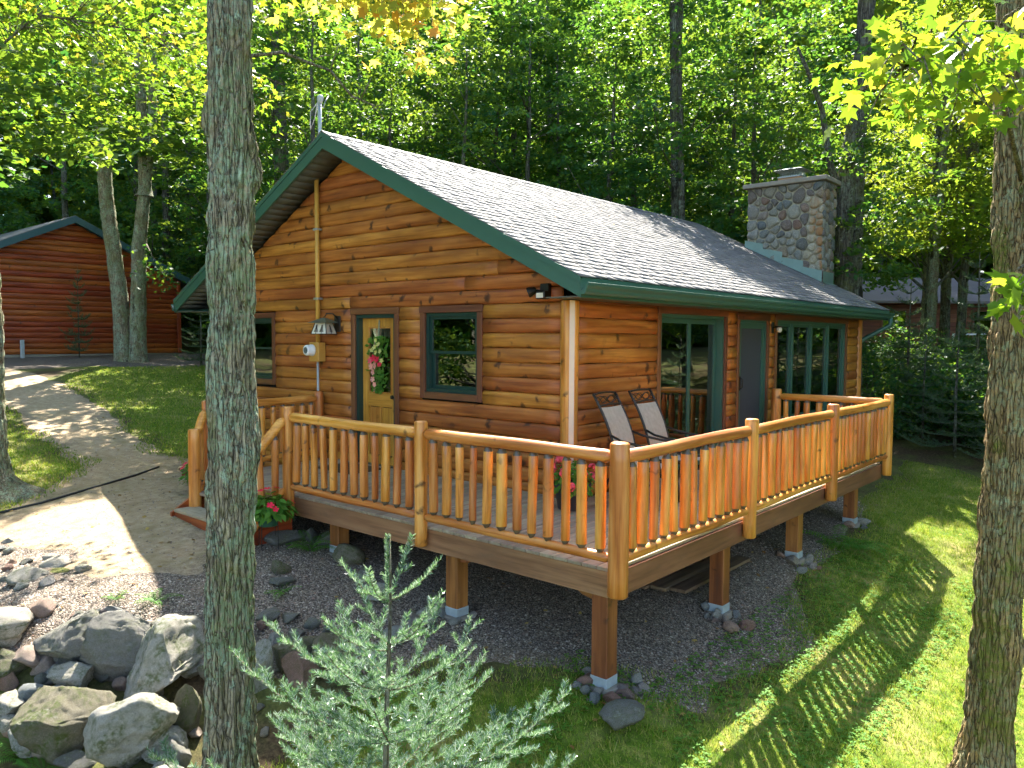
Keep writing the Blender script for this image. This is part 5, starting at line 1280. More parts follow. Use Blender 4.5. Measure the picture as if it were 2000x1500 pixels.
# leafy sprays: a limb, twigs and maple leaves
def spray(parent, limb, twigs, leaves_per, size, mat, seed, spread=0.16, tilt=0.6, limb_r=0.02, nm="spray"):
    rng = np.random.default_rng(seed); J = Joint(); limb = np.array(limb, float); k = len(limb)
    J.sweep(limb, np.linspace(limb_r, limb_r * .35, k), 6); pts = []
    seg = np.linspace(0, k - 1.001, 40); L = np.array([limb[int(s)] * (1 - s % 1) + limb[int(s) + 1] * (s % 1) for s in seg])
    for tw in twigs:
        e = np.array(tw, float); i = np.argmin(np.linalg.norm(L - e, axis=1)); b0 = L[max(0, i - 6)]
        m = (b0 + e) / 2 + rng.normal(0, .04, 3) + [0, 0, .06]; path = np.array([b0, b0 * .4 + m * .6, m, m * .45 + e * .55, e])
        J.sweep(path, [limb_r * .4, limb_r * .32, limb_r * .25, limb_r * .18, limb_r * .1], 5)
        t = rng.uniform(.25, 1.05, leaves_per); base = np.stack([np.interp(t, np.linspace(0, 1, 5), path[:, q]) for q in range(3)], 1)
        pts.append(base + rng.normal(0, spread, (leaves_per, 3)) * [1, 1, .45] - [0, 0, .04])
    P = np.concatenate(pts); V, F = maple_leaves(P, rng.uniform(*size, len(P)), rng, tilt=tilt)
    o = J.build("branch", BARK_T, parent); set_smooth(o.data)
    l = mobj("leaves", raw_mesh("leaves", V, F, False, {"leafrnd": np.repeat(rng.uniform(0, .999, len(P)), 12)}), mat, parent)
    return o, l
Cn = np.array([5.051, -6.8283, 1.75]); Fn = np.array([-.6526, .7577, 0]); Rn = np.array([.7577, .6526, 0])
def at(lat, d, z): return Cn * [1, 1, 0] + Fn * d + Rn * lat + np.array([0, 0, z])
# turning-yellow spray over the roof peak, from the lichened maple
rg = random.Random(3)
tw = []
for i in range(46):
    lat = rg.uniform(-1.75, -.40); d = rg.uniform(5.5, 6.6); u = (lat + 1.75) / 1.35
    zb = 4.35 - 0.52 * math.exp(-((u - .72) / .26) ** 2) - .12 * math.exp(-((u - .1) / .15) ** 2)
    tw.append(at(lat, d, zb + abs(rg.gauss(0, .28)) + .02))
spray(tA, [(0.27, -4.1, 4.9), at(-1.6, 5.4, 5.0), at(-1.0, 5.9, 4.95), at(-.35, 6.2, 4.7)], tw, 26, (.08, .14), LEAF_Y, 71, .13)
tw = [at(rg.uniform(-3.4, -1.9), rg.uniform(6.5, 8.5), rg.uniform(4.7, 5.8)) for _ in range(34)]
spray(tA, [(0.27, -4.1, 5.4), at(-2.2, 6.2, 5.6), at(-2.8, 7.2, 5.5), at(-3.4, 8.2, 5.2)], tw, 24, (.08, .13), LEAF_M, 72, .18)
# yellow-green sprays over the drive, from the tree at the left edge
tw = [at(rg.uniform(-8.2, -3.6), rg.uniform(10.5, 13.5), 4.9 + rg.uniform(0, 2.4)) for i in range(84)]
spray(tC, [(-7.45, -3.45, 5.4), at(-6.6, 11, 6.2), at(-5.2, 12, 6.3), at(-3.8, 13, 5.9)], tw, 22, (.10, .16), LEAF_M, 73, .28)
# near sprays from the mossy maple on the right
tw = [at(1.45 + rg.uniform(0, 1.15), rg.uniform(3.3, 4.1), 0) + np.array([0, 0, rg.uniform(2.78, 3.4)]) for _ in range(34)]
tw = [t for t in tw if t[2] > 2.75 + .0 * t[0]]
spray(tB, [(4.12, .1, 2.9), at(2.9, 4.7, 3.25), at(2.3, 4.1, 3.3), at(1.7, 3.9, 2.98)], tw, 12, (.085, .13), LEAF_M, 74, .11, .8)
tw = [at(1.80 + rg.uniform(-.02, .25), rg.uniform(2.75, 3.0), rg.uniform(1.86, 2.06)) for _ in range(8)]
spray(tB, [(4.14, -.02, 2.2), at(3.2, 4.6, 2.35), at(2.5, 3.4, 2.25), at(1.88, 2.9, 2.02)], tw, 6, (.10, .14), LEAF_M, 75, .055, .7, .014)
# bare dead branch from the lichened maple
db = [(0.38, -4.12, 3.55), at(-1.52, 5.2, 3.62), at(-1.25, 5.4, 3.57), at(-1.12, 5.45, 3.42), at(-1.0, 5.5, 3.38), at(-.9, 5.5, 3.28)]
J = Joint().sweep(db, [.013, .011, .009, .008, .005, .003], 7)
J.sweep([at(-1.25, 5.4, 3.57), at(-1.22, 5.35, 3.62), at(-1.17, 5.3, 3.72)], [.006, .005, .002], 5).sweep([at(-1.06, 5.47, 3.4), at(-1.0, 5.4, 3.47), at(-.97, 5.4, 3.53)], [.005, .004, .002], 5)
J.sweep([at(-1.0, 5.5, 3.38), at(-.95, 5.5, 3.36), at(-.88, 5.45, 3.40)], [.005, .004, .002], 5).sweep([at(-1.35, 5.3, 3.6), at(-1.3, 5.3, 3.63), at(-1.16, 5.3, 3.65)], [.005, .004, .002], 5)
o = J.build("dead_branch", BARK_T, tA); set_smooth(o.data)
# low leafy shoot on the twin maple
tw = [bearing(u, 23.2) + (z,) for u, z in ((300, 3.9), (320, 3.6), (330, 3.3), (345, 3.2), (285, 3.8), (310, 3.3), (335, 3.6), (265, 4.2), (290, 3.4), (325, 3.0))]
spray(tD, [bearing(290, 24) + (4.6,), bearing(300, 23.5) + (4.2,), bearing(330, 23.2) + (3.6,)], tw, 16, (.13, .2), LEAF_F, 76, .28)

# ------------------------------------------------------------------ understory shrubs and firs
SV = []
for i in range(4):
    rng = np.random.default_rng(400 + i); P, C_ = crown_points(rng, 0.15, 1.7, 1.0, 60, 26, .3, .45, .3)
    V_, F_ = kite_leaves(P, rng.uniform(.07, .14, len(P)), rng, tilt=.55)
    me = raw_mesh("foliage", V_, F_, False, {"leafrnd": rng.uniform(0, 1, len(P))}); me.materials.append(LEAF_F)
    J = Joint()
    for c in C_[::4]: J.sweep([(c[0] * .1, c[1] * .1, -.05), (c[0] * .5, c[1] * .5, c[2] * .55), tuple(c)], [.012, .009, .004], 5)
    st = bpy.data.meshes.new("stems"); st.from_pydata(J.V, [], J.F); st.materials.append(BARK_F); SV.append((me, st))
def shrub(x, y, s, v, label, group):
    t = empty("shrub", (x, y, hz(x, y)), label, "shrub", group); m4 = Matrix.Translation((x, y, hz(x, y))) @ Matrix.Rotation(random.random() * 6.28, 4, 'Z') @ Matrix.Diagonal((s, s, s * random.uniform(.7, 1.1), 1))
    mobj("foliage", SV[v][0], LEAF_F, t, m4); mobj("stems", SV[v][1], BARK_F, t, m4)
rg = random.Random(9)
for i in range(46):
    u = rg.uniform(1680, 2080); d = rg.uniform(15.8, 24)
    x, y = bearing(u, d)
    if x < .9 and y < 11.6: continue
    shrub(x, y, rg.uniform(.5, 1.0), rg.randrange(4), spot(x, y)[1] + " low leafy shrub on the bank " + spot(x, y)[0], "shrubs on the bank beyond the lawn")
for i in range(26):
    u = rg.uniform(340, 1500); d = rg.uniform(20, 32); x, y = bearing(u, d)
    if blocked(x, y): continue
    shrub(x, y, rg.uniform(.9, 1.9), rg.randrange(4), spot(x, y)[1] + " shady bush of the wood " + spot(x, y)[0], "bushes in the wood beyond the cabin")

def twig_needles(path, dens, ln, wd, rng, upbias=0.35):
    path = np.array(path, float); seg = np.linalg.norm(np.diff(path, axis=0), axis=1); L = seg.sum(); n = max(3, int(L * dens))
    cum = np.r_[0, np.cumsum(seg)]; s = rng.uniform(0, L, n)
    B = np.stack([np.interp(s, cum, path[:, q]) for q in range(3)], 1)
    T = unit(np.stack([np.interp(s + .004, cum, path[:, q]) for q in range(3)], 1) - np.stack([np.interp(s - .004, cum, path[:, q]) for q in range(3)], 1))
    S = np.cross(T, np.where(np.abs(T[:, 2:]) > .9, np.array([[1.0, 0, 0]]), np.array([[0, 0, 1.0]]))); S = unit(S); Uv = np.cross(S, T)
    a = rng.choice([-1, 1], n) * rng.normal(1.15, .5, n)
    rad_ = np.cos(a)[:, None] * Uv + np.sin(a)[:, None] * S
    a = np.where(np.abs(T[:, 2]) > .9, rng.uniform(0, 6.283, n), a); rad_ = np.cos(a)[:, None] * Uv + np.sin(a)[:, None] * S
    D = unit(rad_ * .85 + T * .55 + np.array([0, 0, upbias])[None] * .4)
    W = unit(np.cross(D, rng.normal(size=(n, 3)))); l = ln * rng.uniform(.75, 1.15, n)[:, None]
    return np.stack([B - W * wd, B + W * wd, B + D * l + W * wd * .35, B + D * l - W * wd * .35], 1)
def fir_branch(b0, az, L, rise, rng, order2=True, sp=0.07):
    """paths of one branch: axis then side twigs"""
    d = np.array([math.cos(az), math.sin(az), 0]); sd = np.array([-d[1], d[0], 0]); k = 9; t = np.linspace(0, 1, k)
    axis = np.array(b0)[None] + d[None] * (L * t)[:, None] + np.array([0, 0, 1])[None] * (L * (rise * t - .30 * t * (1 - t) * 1.2 + .12 * t ** 3))[:, None] + sd[None] * (L * .05 * np.sin(t * 3 + rng.uniform(0, 6)))[:, None]
    paths = [(axis, .0055 * (.5 + L))]
    m = int(L / sp)
    for i in range(1, m):
        tt = i / m
        if tt < .16: continue
        p = np.array([np.interp(tt, t, axis[:, q]) for q in range(3)]); q = np.array([np.interp(min(1, tt + .1), t, axis[:, q]) for q in range(3)]); T = unit(q - p)
        s = 1 if i % 2 else -1
        ln = L * (.46 * (1 - tt) ** .75 + .05) * rng.uniform(.7, 1.15)
        dr = unit(T * .75 + sd * s * .75 + np.array([0, 0, rng.uniform(-.05, .22)]))
        e = p + dr * ln + np.array([0, 0, .06 * ln]); paths.append((np.array([p, p + dr * ln * .5, e]), .0022))
        if order2 and ln > .16:
            for f in (.45, .72):
                pp = p + dr * ln * f
                for s2 in (-1, 1):
                    d2 = unit(dr * .8 + s2 * np.cross([0, 0, 1], dr) * .7 + np.array([0, 0, rng.uniform(0, .15)])); paths.append((np.array([pp, pp + d2 * ln * .33 * (1.2 - f)]), .0014))
    return paths
def fir_tree(name, base, h, rbase, label, seed, dens=760, nl=.030, nw=.0019, parts=True, ps=.235):
    rng = np.random.default_rng(seed); x, y, z = base
    t = empty(name, base, label, "fir tree")
    tp = np.array([(x + .01 * math.sin(q * 9), y + .01 * math.cos(q * 7), z - .1 + (h + .1) * q) for q in np.linspace(0, 1, 12)])
    tube("trunk", tp, np.linspace(.028, .0045, 12), BARK_T, t, 8)
    zz = 0.25; 
    lead = twig_needles(np.array([(x, y, z + h * .84), (x, y, z + h)]), dens * 2.6, nl * .8, nw, rng, .5)
    def mk(paths, nm):
        N = [twig_needles(p, dens, nl, nw, rng) for p, _ in paths]; N = np.concatenate(N); nv = len(N) * 4
        J = Joint()
        for p, r in paths: J.sweep(p, np.linspace(r, r * .4, len(p)), 4)
        V = np.concatenate([N.reshape(-1, 3), np.array(J.V)]); quads = np.arange(nv).reshape(-1, 4)
        jq = np.array([f for f in J.F if len(f) == 4], int) + nv
        o0 = paths[0][0][0]
        me = raw_mesh(nm, V - o0, [quads, jq], False, {"leafrnd": np.r_[rng.uniform(0, 1, len(quads)), np.zeros(len(jq))]})
        me.materials.append(NEEDLE); me.materials.append(BARK_T)
        mi = np.zeros(len(me.polygons), np.int32); mi[len(quads):] = 1; me.polygons.foreach_set("material_index", mi)
        mobj(nm, me, None, t, Matrix.Translation(o0))
    V4 = lead; o0 = np.array((x, y, z + h * .86))
    mobj("leader", raw_mesh("leader", V4.reshape(-1, 3) - o0, np.arange(len(V4) * 4).reshape(-1, 4), False, {"leafrnd": rng.uniform(0, 1, len(V4))}), NEEDLE, t, Matrix.Translation(o0))
    while zz < h * .86:
        f = zz / h; nb = 6 if f < .5 else 5 if f < .72 else 4; L = rbase * (1 - f) ** 1.12 * 1.02 + .09; a0 = rng.uniform(0, 6)
        for b in range(nb):
            Lb = L * rng.uniform(.75, 1.12); mk(fir_branch((x, y, z + zz + rng.uniform(-.03, .03)), a0 + b * 6.283 / nb + rng.uniform(-.2, .2), Lb, .16 + .85 * f ** 2 + rng.uniform(-.08, .16), rng), "branch")
        zz += ps * (1.05 - .1 * f)
fx_, fy_ = 1.95, -4.22
gf = hz(fx_, fy_)
fir_tree("young_fir", (fx_, fy_, gf), .72 - gf, 1.5, "young silvery fir in front of the deck", 17)
# background firs: shared coarse meshes
FV = []
for i in range(2):
    rng = np.random.default_rng(500 + i); N = []; J = Joint().sweep([(0, 0, -.1), (0.02, 0, 1.5), (0, 0.02, 3.0)], [.04, .028, .006], 7); zz = .3
    while zz < 2.85:
        f = zz / 3.0
        for b in range(6):
            for p, r in fir_branch((0, 0, zz), rng.uniform(0, 6.28), (1.15 * (1 - f) ** .85 + .08) * rng.uniform(.7, 1.1), .02 + .5 * f ** 2, rng, False, .11):
                N.append(twig_needles(p, 120, .055, .005, rng))
                if r > .003: J.sweep(p, np.linspace(r, r * .3, len(p)), 4)
        zz += .24
    N = np.concatenate(N); me = raw_mesh("needles", N.reshape(-1, 3), np.arange(len(N) * 4).reshape(-1, 4), False, {"leafrnd": rng.uniform(0, 1, len(N))}); me.materials.append(NEEDLE_D)
    tm = bpy.data.meshes.new("trunk"); tm.from_pydata(J.V, [], J.F); set_smooth(tm); tm.materials.append(BARK_F); FV.append((me, tm))
def small_fir(x, y, s, v, label, group=None, sx=1.0):
    t = empty("fir_tree", (x, y, hz(x, y)), label, "fir tree", group); m4 = Matrix.Translation((x, y, hz(x, y))) @ Matrix.Rotation(random.random() * 6.28, 4, 'Z') @ Matrix.Diagonal((s * sx, s * sx, s, 1))
    mobj("needles", FV[v][0], NEEDLE_D, t, m4); mobj("trunk", FV[v][1], BARK_F, t, m4)
for x, y, s, v in ((1.55, 11.6, .95, 0), (-0.1, 14.4, 1.1, 1), (2.6, 11.2, .8, 1), (1.3, 15.0, 1.3, 0), (3.9, 9.8, .9, 0), (2.2, 12.8, 1.1, 1), (.7, 12.6, .8, 0)):
    small_fir(x, y, s, v, {1.55: "dark fir nearest the deck's far corner", -.1: "fir half hidden behind the downspout corner", 2.6: "short dark fir beside the mossy trunk's left edge", 1.3: "tallest pale fir on the bank before the neighbouring cabin", 3.9: "dark fir right behind the mossy maple trunk", 2.2: "middle fir of the shady clump at the lawn's edge", .7: "smallest fir close to the cabin's rear corner"}[x], "firs at the lawn's edge")
small_fir(-18.0, 5.1, .80, 1, "small pale fir at the corner of the red shed"); small_fir(-21.2, 2.75, .98, 0, "thin young fir against the red shed wall", None, .55)
# ------------------------------------------------------------------ red shed
GX0 = -22.0; GZ0 = 1.08; GPK, GPZ, GSL = 2.88, 5.55, 0.475
shed = empty("log_shed", (GX0 - 3, 2.9, GZ0), "red log-sided shed with slate blue trim at the end of the drive", "shed")
gw = box("gable_wall", (GX0 - 0.12, -0.6, GZ0 - .3), (GX0 - 0.05, 6.35, 3.7), CORE, shed, 0)
def glim(z):
    t = (GPZ - 0.14 - z) / GSL; return max(-0.6, GPK - t), min(6.35, GPK + t)
GM = Matrix.Translation((GX0, 0, 0)) @ Matrix.Rotation(math.pi / 2, 4, 'Z')
for c in range(26):
    z = GZ0 + .10 + c * HC; a, b_ = glim(z)
    if b_ - a > .3: log_piece(gw, GM, a, b_, z, M_redlog, glim, "siding_log")
box("foundation", (GX0 - 0.3, -0.6, GZ0 - .4), (GX0 + 0.03, 6.35, GZ0 + .095), CONCRETE, shed, .01)
box("corner_board", (GX0 - .05, 6.30, GZ0 + .1), (GX0 + .06, 6.42, 3.72), None, shed, .005, M_redlog)
box("rear_body", (GX0 - 7, -0.55, GZ0 - .3), (GX0 - .13, 6.30, 3.7), CORE, shed, 0)
def zt2(y): return GPZ - GSL * abs(y - GPK)
ya_, yb_ = GPK - 4.0, GPK + 4.06
V = []
for xx in (GX0 + .42, GX0 - 7.4):
    for yy in (ya_, GPK, yb_): V += [(xx, yy, zt2(yy) + .02), (xx, yy, zt2(yy) - .06)]
sroof = pymesh("roof", V, [(0, 2, 8, 6), (2, 4, 10, 8), (1, 7, 9, 3), (3, 9, 11, 5), (0, 1, 3, 2), (2, 3, 5, 4), (6, 8, 9, 7), (8, 10, 11, 9), (0, 6, 7, 1), (4, 5, 11, 10)], SHINGLE, shed)
for y0_, y1_ in ((GPK, ya_), (GPK, yb_)):
    V = [(GX0 + .425 + t, yy, zt2(yy) + dz) for t in (0, .03) for yy in (y0_, y1_) for dz in (-.21, .0)]
    F = [(0, 2, 3, 1), (4, 5, 7, 6), (0, 1, 5, 4), (2, 6, 7, 3), (1, 3, 7, 5), (0, 4, 6, 2)]
    pymesh("rake_board", V, F, BLUEMETAL, sroof)
    V = [(xx, yy, zt2(yy) - .13) for xx in (GX0 - .02, GX0 + .42) for yy in (y0_, y1_)]
    pymesh("soffit", V, [(0, 1, 3, 2)], BLUEMETAL, sroof)
o = box("vent_pipe", (-21.86, 1.30, GZ0 - .1), (-21.76, 1.40, GZ0 + .55), GREYPVC, None, .01)
tag(o, "short grey pipe standing by the red shed's foundation", "pipe")

# ------------------------------------------------------------------ neighbouring cabin on the rise
nb_m = Matrix.Translation((-4.3, 30.2, 1.15)) @ Matrix.Rotation(math.atan2(.652, .758) + .04, 4, 'Z')
nbr = bpy.data.objects.new("neighbouring_cabin", None); link(nbr, None, nb_m)
tag(nbr, "brown plank cabin with pale roof among trees far right", "cabin")
def nbox(name, lo, hi, mat, par, am=None, bevel=.01):
    ob = box(name, lo, hi, mat, None, bevel, am); COL.objects.unlink(ob); w = nb_m @ WM[ob]; return link(ob, par, w)
for k in range(12): nbox("wall_plank", (-5.2, -.03, .1 + k * .19), (7.5, .02, .1 + k * .19 + .182), None, nbr, M_brownwall)
nbox("wall_core", (-5.15, .03, 0), (7.4, 3.0, 2.45), CORE, nbr, None, 0)
V = [(-5.9, -.75, 2.32), (8.2, -.75, 2.32), (8.2, 2.2, 3.55), (-5.9, 2.2, 3.55), (-5.9, -.75, 2.22), (8.2, -.75, 2.22), (8.2, 2.2, 3.4), (-5.9, 2.2, 3.4), (-5.9, 5.2, 2.3), (8.2, 5.2, 2.3)]
pymesh("roof", V, [(0, 1, 2, 3), (4, 7, 6, 5), (0, 4, 5, 1), (1, 5, 6, 2), (0, 3, 7, 4), (3, 2, 9, 8)], ROOFPALE, nbr, nb_m)
for xx in (-.9, 3.2):
    wn_ = nbox("window", (xx, -.07, .95), (xx + 1.2, -.035, 2.0), None, nbr, M_trim)
    nbox("pane", (xx + .1, -.085, 1.05), (xx + 1.1, -.072, 1.9), GLASS, wn_, None, 0)
nbox("porch_rail", (1.4, -1.6, .85), (6.0, -1.55, .92), WHITEPL, nbr)
for xx in (1.4, 2.6, 3.8, 5.0): nbox("porch_post", (xx, -1.6, -.4), (xx + .07, -1.54, .849), WHITEPL, nbr)
nbox("porch_floor", (1.2, -1.7, -.15), (6.2, -.08, -.05), None, nbr, M_oldboard)

# ------------------------------------------------------------------ things on the cabin
def disc_flower(rng, r, n=5, cup=.25):
    V = [(0, 0, 0)]; F = []
    for k in range(n):
        a = k * 2 * math.pi / n
        for da, rr, z in ((-.5, .55, cup * .4), (-.38, .95, cup), (0, 1.05, cup * .8), (.38, .95, cup), (.5, .55, cup * .4)):
            V.append((r * rr * math.cos(a + da * 1.1), r * rr * math.sin(a + da * 1.1), r * z))
        b0 = 1 + k * 5; F += [(0, b0, b0 + 1, b0 + 2), (0, b0 + 2, b0 + 3, b0 + 4)]
    return V, F
FLM = {}
def bloom(parent, p, r, mat, nrm, ball=False):
    key = (mat.name, round(r, 3), ball)
    if key not in FLM:
        J = Joint()
        if not ball: J.add(*disc_flower(None, r))
        else:
            rg_ = random.Random(int(r * 1e4))
            for _ in range(14):
                v = Vector((rg_.gauss(0, 1), rg_.gauss(0, 1), abs(rg_.gauss(.3, .8)))).normalized(); fV, fF = disc_flower(None, r * .42)
                M = Matrix.Translation(v * r * .75) @ v.to_track_quat('Z', 'X').to_matrix().to_4x4(); J.add([M @ Vector(q) for q in fV], fF)
        me = bpy.data.meshes.new("bloom"); me.from_pydata(J.V, [], J.F); me.materials.append(mat); FLM[key] = me
    m4 = Matrix.Translation(p) @ Vector(nrm).to_track_quat('Z', 'X').to_matrix().to_4x4() @ Matrix.Rotation(random.random() * 6, 4, 'Z')
    mobj("bloom", FLM[key], mat, parent, m4)
def foliage_dome(parent, c, r, h, n, size, seed, mat=LEAF_P, tilt=.7):
    rng = np.random.default_rng(seed); D = unit(rng.normal(size=(n, 3))); D[:, 2] = np.abs(D[:, 2]) * 1.0 - .12
    P = np.array(c)[None] + D * np.array([r, r, h])[None] * rng.uniform(.55, 1.0, n)[:, None]
    n_ = len(P); N = unit(D * .8 + np.array([0, 0, .8])[None] + rng.normal(0, tilt * .5, (n_, 3))); A = D + rng.normal(0, .4, (n_, 3)); A = unit(A - N * (A * N).sum(1)[:, None]); B = np.cross(N, A)
    s = rng.uniform(size * .7, size * 1.3, n_)[:, None]
    V = np.stack([P, P + A * s * .45 + B * s * .26 - N * s * .05, P + A * s - N * s * .2, P + A * s * .45 - B * s * .26 - N * s * .05], 1)
    me = raw_mesh("foliage", V.reshape(-1, 3), np.arange(4 * n_).reshape(-1, 4), False, {"leafrnd": rng.uniform(0, 1, n_)})
    return mobj("foliage", me, mat, parent)
def potted(label, x, y, z, pr, ph, potmat, r, h, nblo, blr, blmat, seed, stand=False, ball=False, leafsz=.07):
    t = empty("potted_flowers", (x, y, z), label, "potted flowers"); rg_ = random.Random(seed); z0 = z + (.24 if stand else 0)
    p = pymesh("pot", *lathe([(pr * .74, 0), (pr * .78, .01), (pr * .97, ph * .86), (pr * 1.05, ph * .88), (pr * 1.05, ph), (pr * .9, ph), (pr * .88, ph * .9)], 22), potmat, t, Matrix.Translation((x, y, z0))); set_smooth(p.data)
    if stand:
        J = Joint()
        for k in range(4):
            a = k * math.pi / 2 + .4; J.sweep([(pr * .95 * math.cos(a), pr * .95 * math.sin(a), -.3), (pr * .9 * math.cos(a), pr * .9 * math.sin(a), .12)], .005, 5)
        J.sweep([(pr * .92 * math.cos(a), pr * .92 * math.sin(a), .1) for a in np.linspace(0, 6.3, 17)], .005, 5)
        J.build("wire_stand", BLACKM, t, Matrix.Translation((x, y, z0)))
    foliage_dome(t, (x, y, z0 + ph * .9), r, h, 420, leafsz, seed)
    for _ in range(nblo):
        v = Vector((rg_.gauss(0, 1), rg_.gauss(0, 1), abs(rg_.gauss(.2, .8)))).normalized()
        q = (x + v.x * r * 1.0, y + v.y * r * 1.0, z0 + ph * .9 + v.z * h * 1.08 + .02)
        bloom(t, q, blr * rg_.choice([.85, 1.0]), blmat, (v.x, v.y, v.z + .6), ball)
potted("coral geraniums in a dark barrel pot at the cabin corner", 0.36, -0.42, 0.0, .19, .27, POTDARK, .24, .30, 15, .058, PINKFL, 1, False, True, .075)
potted("red impatiens in a green pot on a wire stand by the stairs", -2.30, -2.30, hz(-2.30, -2.30), .13, .17, POTGREEN, .27, .22, 16, .04, REDFL, 2, True, False, .095)
potted("red flowers in a low pot beyond the stair's outer post", -5.15, -1.55, hz(-5.15, -1.55), .17, .22, POTDARK, .30, .34, 12, .045, REDFL, 3, False, False, .08)
potted("small red flowers in a low pot near the patio chairs", 1.05, 1.75, 0.0, .12, .16, POTDARK, .14, .14, 7, .035, REDFL, 4, False, False, .05)

# electric meter, pipe and mast
em = empty("electric_meter", (-4.50, -.05, 1.3), "tan electric meter box with round white meter and tall pipe", "electric meter")
box("meter_box", (-4.62, -.17, 1.40), (-4.38, -.045, 1.68), simple("tan_meter_box", (0.52, 0.27, 0.05), 0.5), em, .008)
mm = Matrix.Translation((-4.53, -.17, 1.565)) @ Matrix.Rotation(math.pi / 2, 4, 'X')
o = pymesh("meter", *lathe([(.085, 0), (.088, .02), (.080, .03), (.078, .10), (.070, .115), (.05, .118)], 24), WHITEPL, em, mm); set_smooth(o.data)
pymesh("dial", *lathe([(.048, .119), (.046, .121)], 20), simple("meter_dial", (.10, .12, .12), .3), em, mm)
tube("service_pipe", [(-4.49, -.10, 1.68), (-4.49, -.10, 2.6), (-4.49, -.10, ztop(-4.49) - .16)], .032, TANPAINT, em, 12)
for z in (2.3, 3.3): box("pipe_strap", (-4.54, -.14, z), (-4.44, -.045, z + .03), GALV, em, .002)
tube("conduit", [(-4.50, -.10, 1.40), (-4.50, -.10, .4), (-4.50, -.10, -.5)], .017, GREYPVC, em, 8)
ma = empty("service_mast", (-4.40, -.10, ztop(-4.4)), "grey metal power mast standing on the roof near the peak", "mast")
tube("pole", [(-4.40, -.10, ztop(-4.4) - .02), (-4.40, -.10, 5.12)], .028, GALV, ma, 12)
o = pymesh("weatherhead", *lathe([(.03, 0), (.05, .03), (.062, .08), (.055, .13), (.03, .155), (.005, .16)], 14), GREYPVC, ma, Matrix.Translation((-4.40, -.10, 5.09)) @ Matrix.Rotation(.25, 4, 'Y') @ Matrix.Scale(.75, 4)); set_smooth(o.data)
pymesh("roof_boot", *lathe([(.10, 0), (.05, .06), (.03, .10)], 14), FLASH, ma, Matrix.Translation((-4.40, -.10, ztop(-4.4) + .01)))
for dx, dz in ((-.20, -.35), (.12, -.10)):
    tube("wire", [(-4.40, -.12, 5.16), (-4.40 + dx * .4, -.13, 5.10 + dz * .6), (-4.40 + dx, -.12, 5.1 + dz), (-4.40 + dx * 1.1, -.1, 5.12 + dz * .3), (-4.40 + dx * .6, .0, 5.2)], .008, CABLE, ma, 6)

# lantern by the entry door
ln = empty("wall_lantern", (-4.10, -.05, 1.95), "cream glass lantern with tree motif beside the entry door", "lantern")
box("back_plate", (-4.16, -.055, 1.83), (-4.02, -.042, 2.06), BRONZE, ln, .004)
tube("arm", [(-4.09, -.055, 2.03), (-4.10, -.12, 2.09), (-4.14, -.20, 2.09), (-4.16, -.22, 2.04)], .010, BRONZE, ln, 8)
def frust(name, w0, w1, z0, z1, mat, par, c):
    V = [(sx * w / 2, sy * w / 2, z) for w, z in ((w0, z0), (w1, z1)) for sx, sy in ((-1, -1), (1, -1), (1, 1), (-1, 1))]
    return pymesh(name, V, [(0, 1, 5, 4), (1, 2, 6, 5), (2, 3, 7, 6), (3, 0, 4, 7), (4, 5, 6, 7), (3, 2, 1, 0)], mat, par, Matrix.Translation(c) @ Matrix.Rotation(.35, 4, 'Z'))
LC = (-4.17, -.225, 0)
frust("shade", .255, .17, 1.80, 1.955, PALEGLASS, ln, LC); frust("cap", .33, .05, 1.957, 2.03, simple("green_bronze", (.12, .14, .10), .4, .5, .3), ln, LC)
J = Joint()
for sx, sy in ((-1, -1), (1, -1), (1, 1), (-1, 1)): J.sweep([(sx * .128, sy * .128, 1.80), (sx * .086, sy * .086, 1.957)], .006, 5)
J.sweep([(sx * .128, sy * .128, 1.80) for sx, sy in ((-1, -1), (1, -1), (1, 1), (-1, 1), (-1, -1))], .006, 5)
rgm = random.Random(4)
for px0, side in ((-.05, 0), (.04, 0), (0, 1)):
    def fp(a, z, side=side):
        q = .1285 - (z - 1.80) / .157 * .0425 + .003; return (a, -q, z) if side == 0 else (q, a, z)
    J.sweep([fp(px0, 1.80), fp(px0, 1.93)], .004, 4)
    for k in range(6):
        zb = 1.83 + .017 * k
        for s_ in (-1, 1): J.sweep([fp(px0, zb + .014), fp(px0 + s_ * (.034 - .005 * k), zb)], .0045, 4)
J.build("tree_motif_frame", BRONZE, ln, Matrix.Translation(LC) @ Matrix.Rotation(.35, 4, 'Z'))
# floodlight under the rake
fl = empty("floodlight", (-.30, -.06, 2.28), "black twin-head floodlight under the eave corner", "floodlight")
box("mount_box", (-.345, -.10, 2.20), (-.225, -.042, 2.36), BLACKM, fl, .006)
def head(c, d, mat):
    q = Vector(d).to_track_quat('Z', 'X').to_matrix().to_4x4(); m = Matrix.Translation(c) @ q
    pymesh("lamp_head", *lathe([(.02, -.07), (.035, -.06), (.055, 0), (.06, .03), (.052, .03), (.04, .01)], 16), BLACKM, fl, m)
    pymesh("lens", *lathe([(.05, .012), (.02, .02)], 14), mat, fl, m)
head((-.42, -.17, 2.27), (-.75, -.5, -.35), GALV)
box("lamp_head", (-.31, -.22, 2.185), (-.19, -.105, 2.275), BLACKM, fl, .012); box("lens", (-.295, -.226, 2.195), (-.20, -.221, 2.25), LED, fl, .001)
tube("arm", [(-.33, -.09, 2.28), (-.38, -.14, 2.28)], .010, BLACKM, fl, 6)
wl_ = empty("wall_light", (.05, 5.47, 1.95), "small black wall light between screen door and window row", "wall light")
box("back_plate", (.036, 5.42, 1.86), (.05, 5.51, 2.04), BLACKM, wl_, .004)
tube("arm", [(.05, 5.46, 1.95), (.11, 5.46, 1.97), (.15, 5.47, 1.95)], .010, BLACKM, wl_, 6)
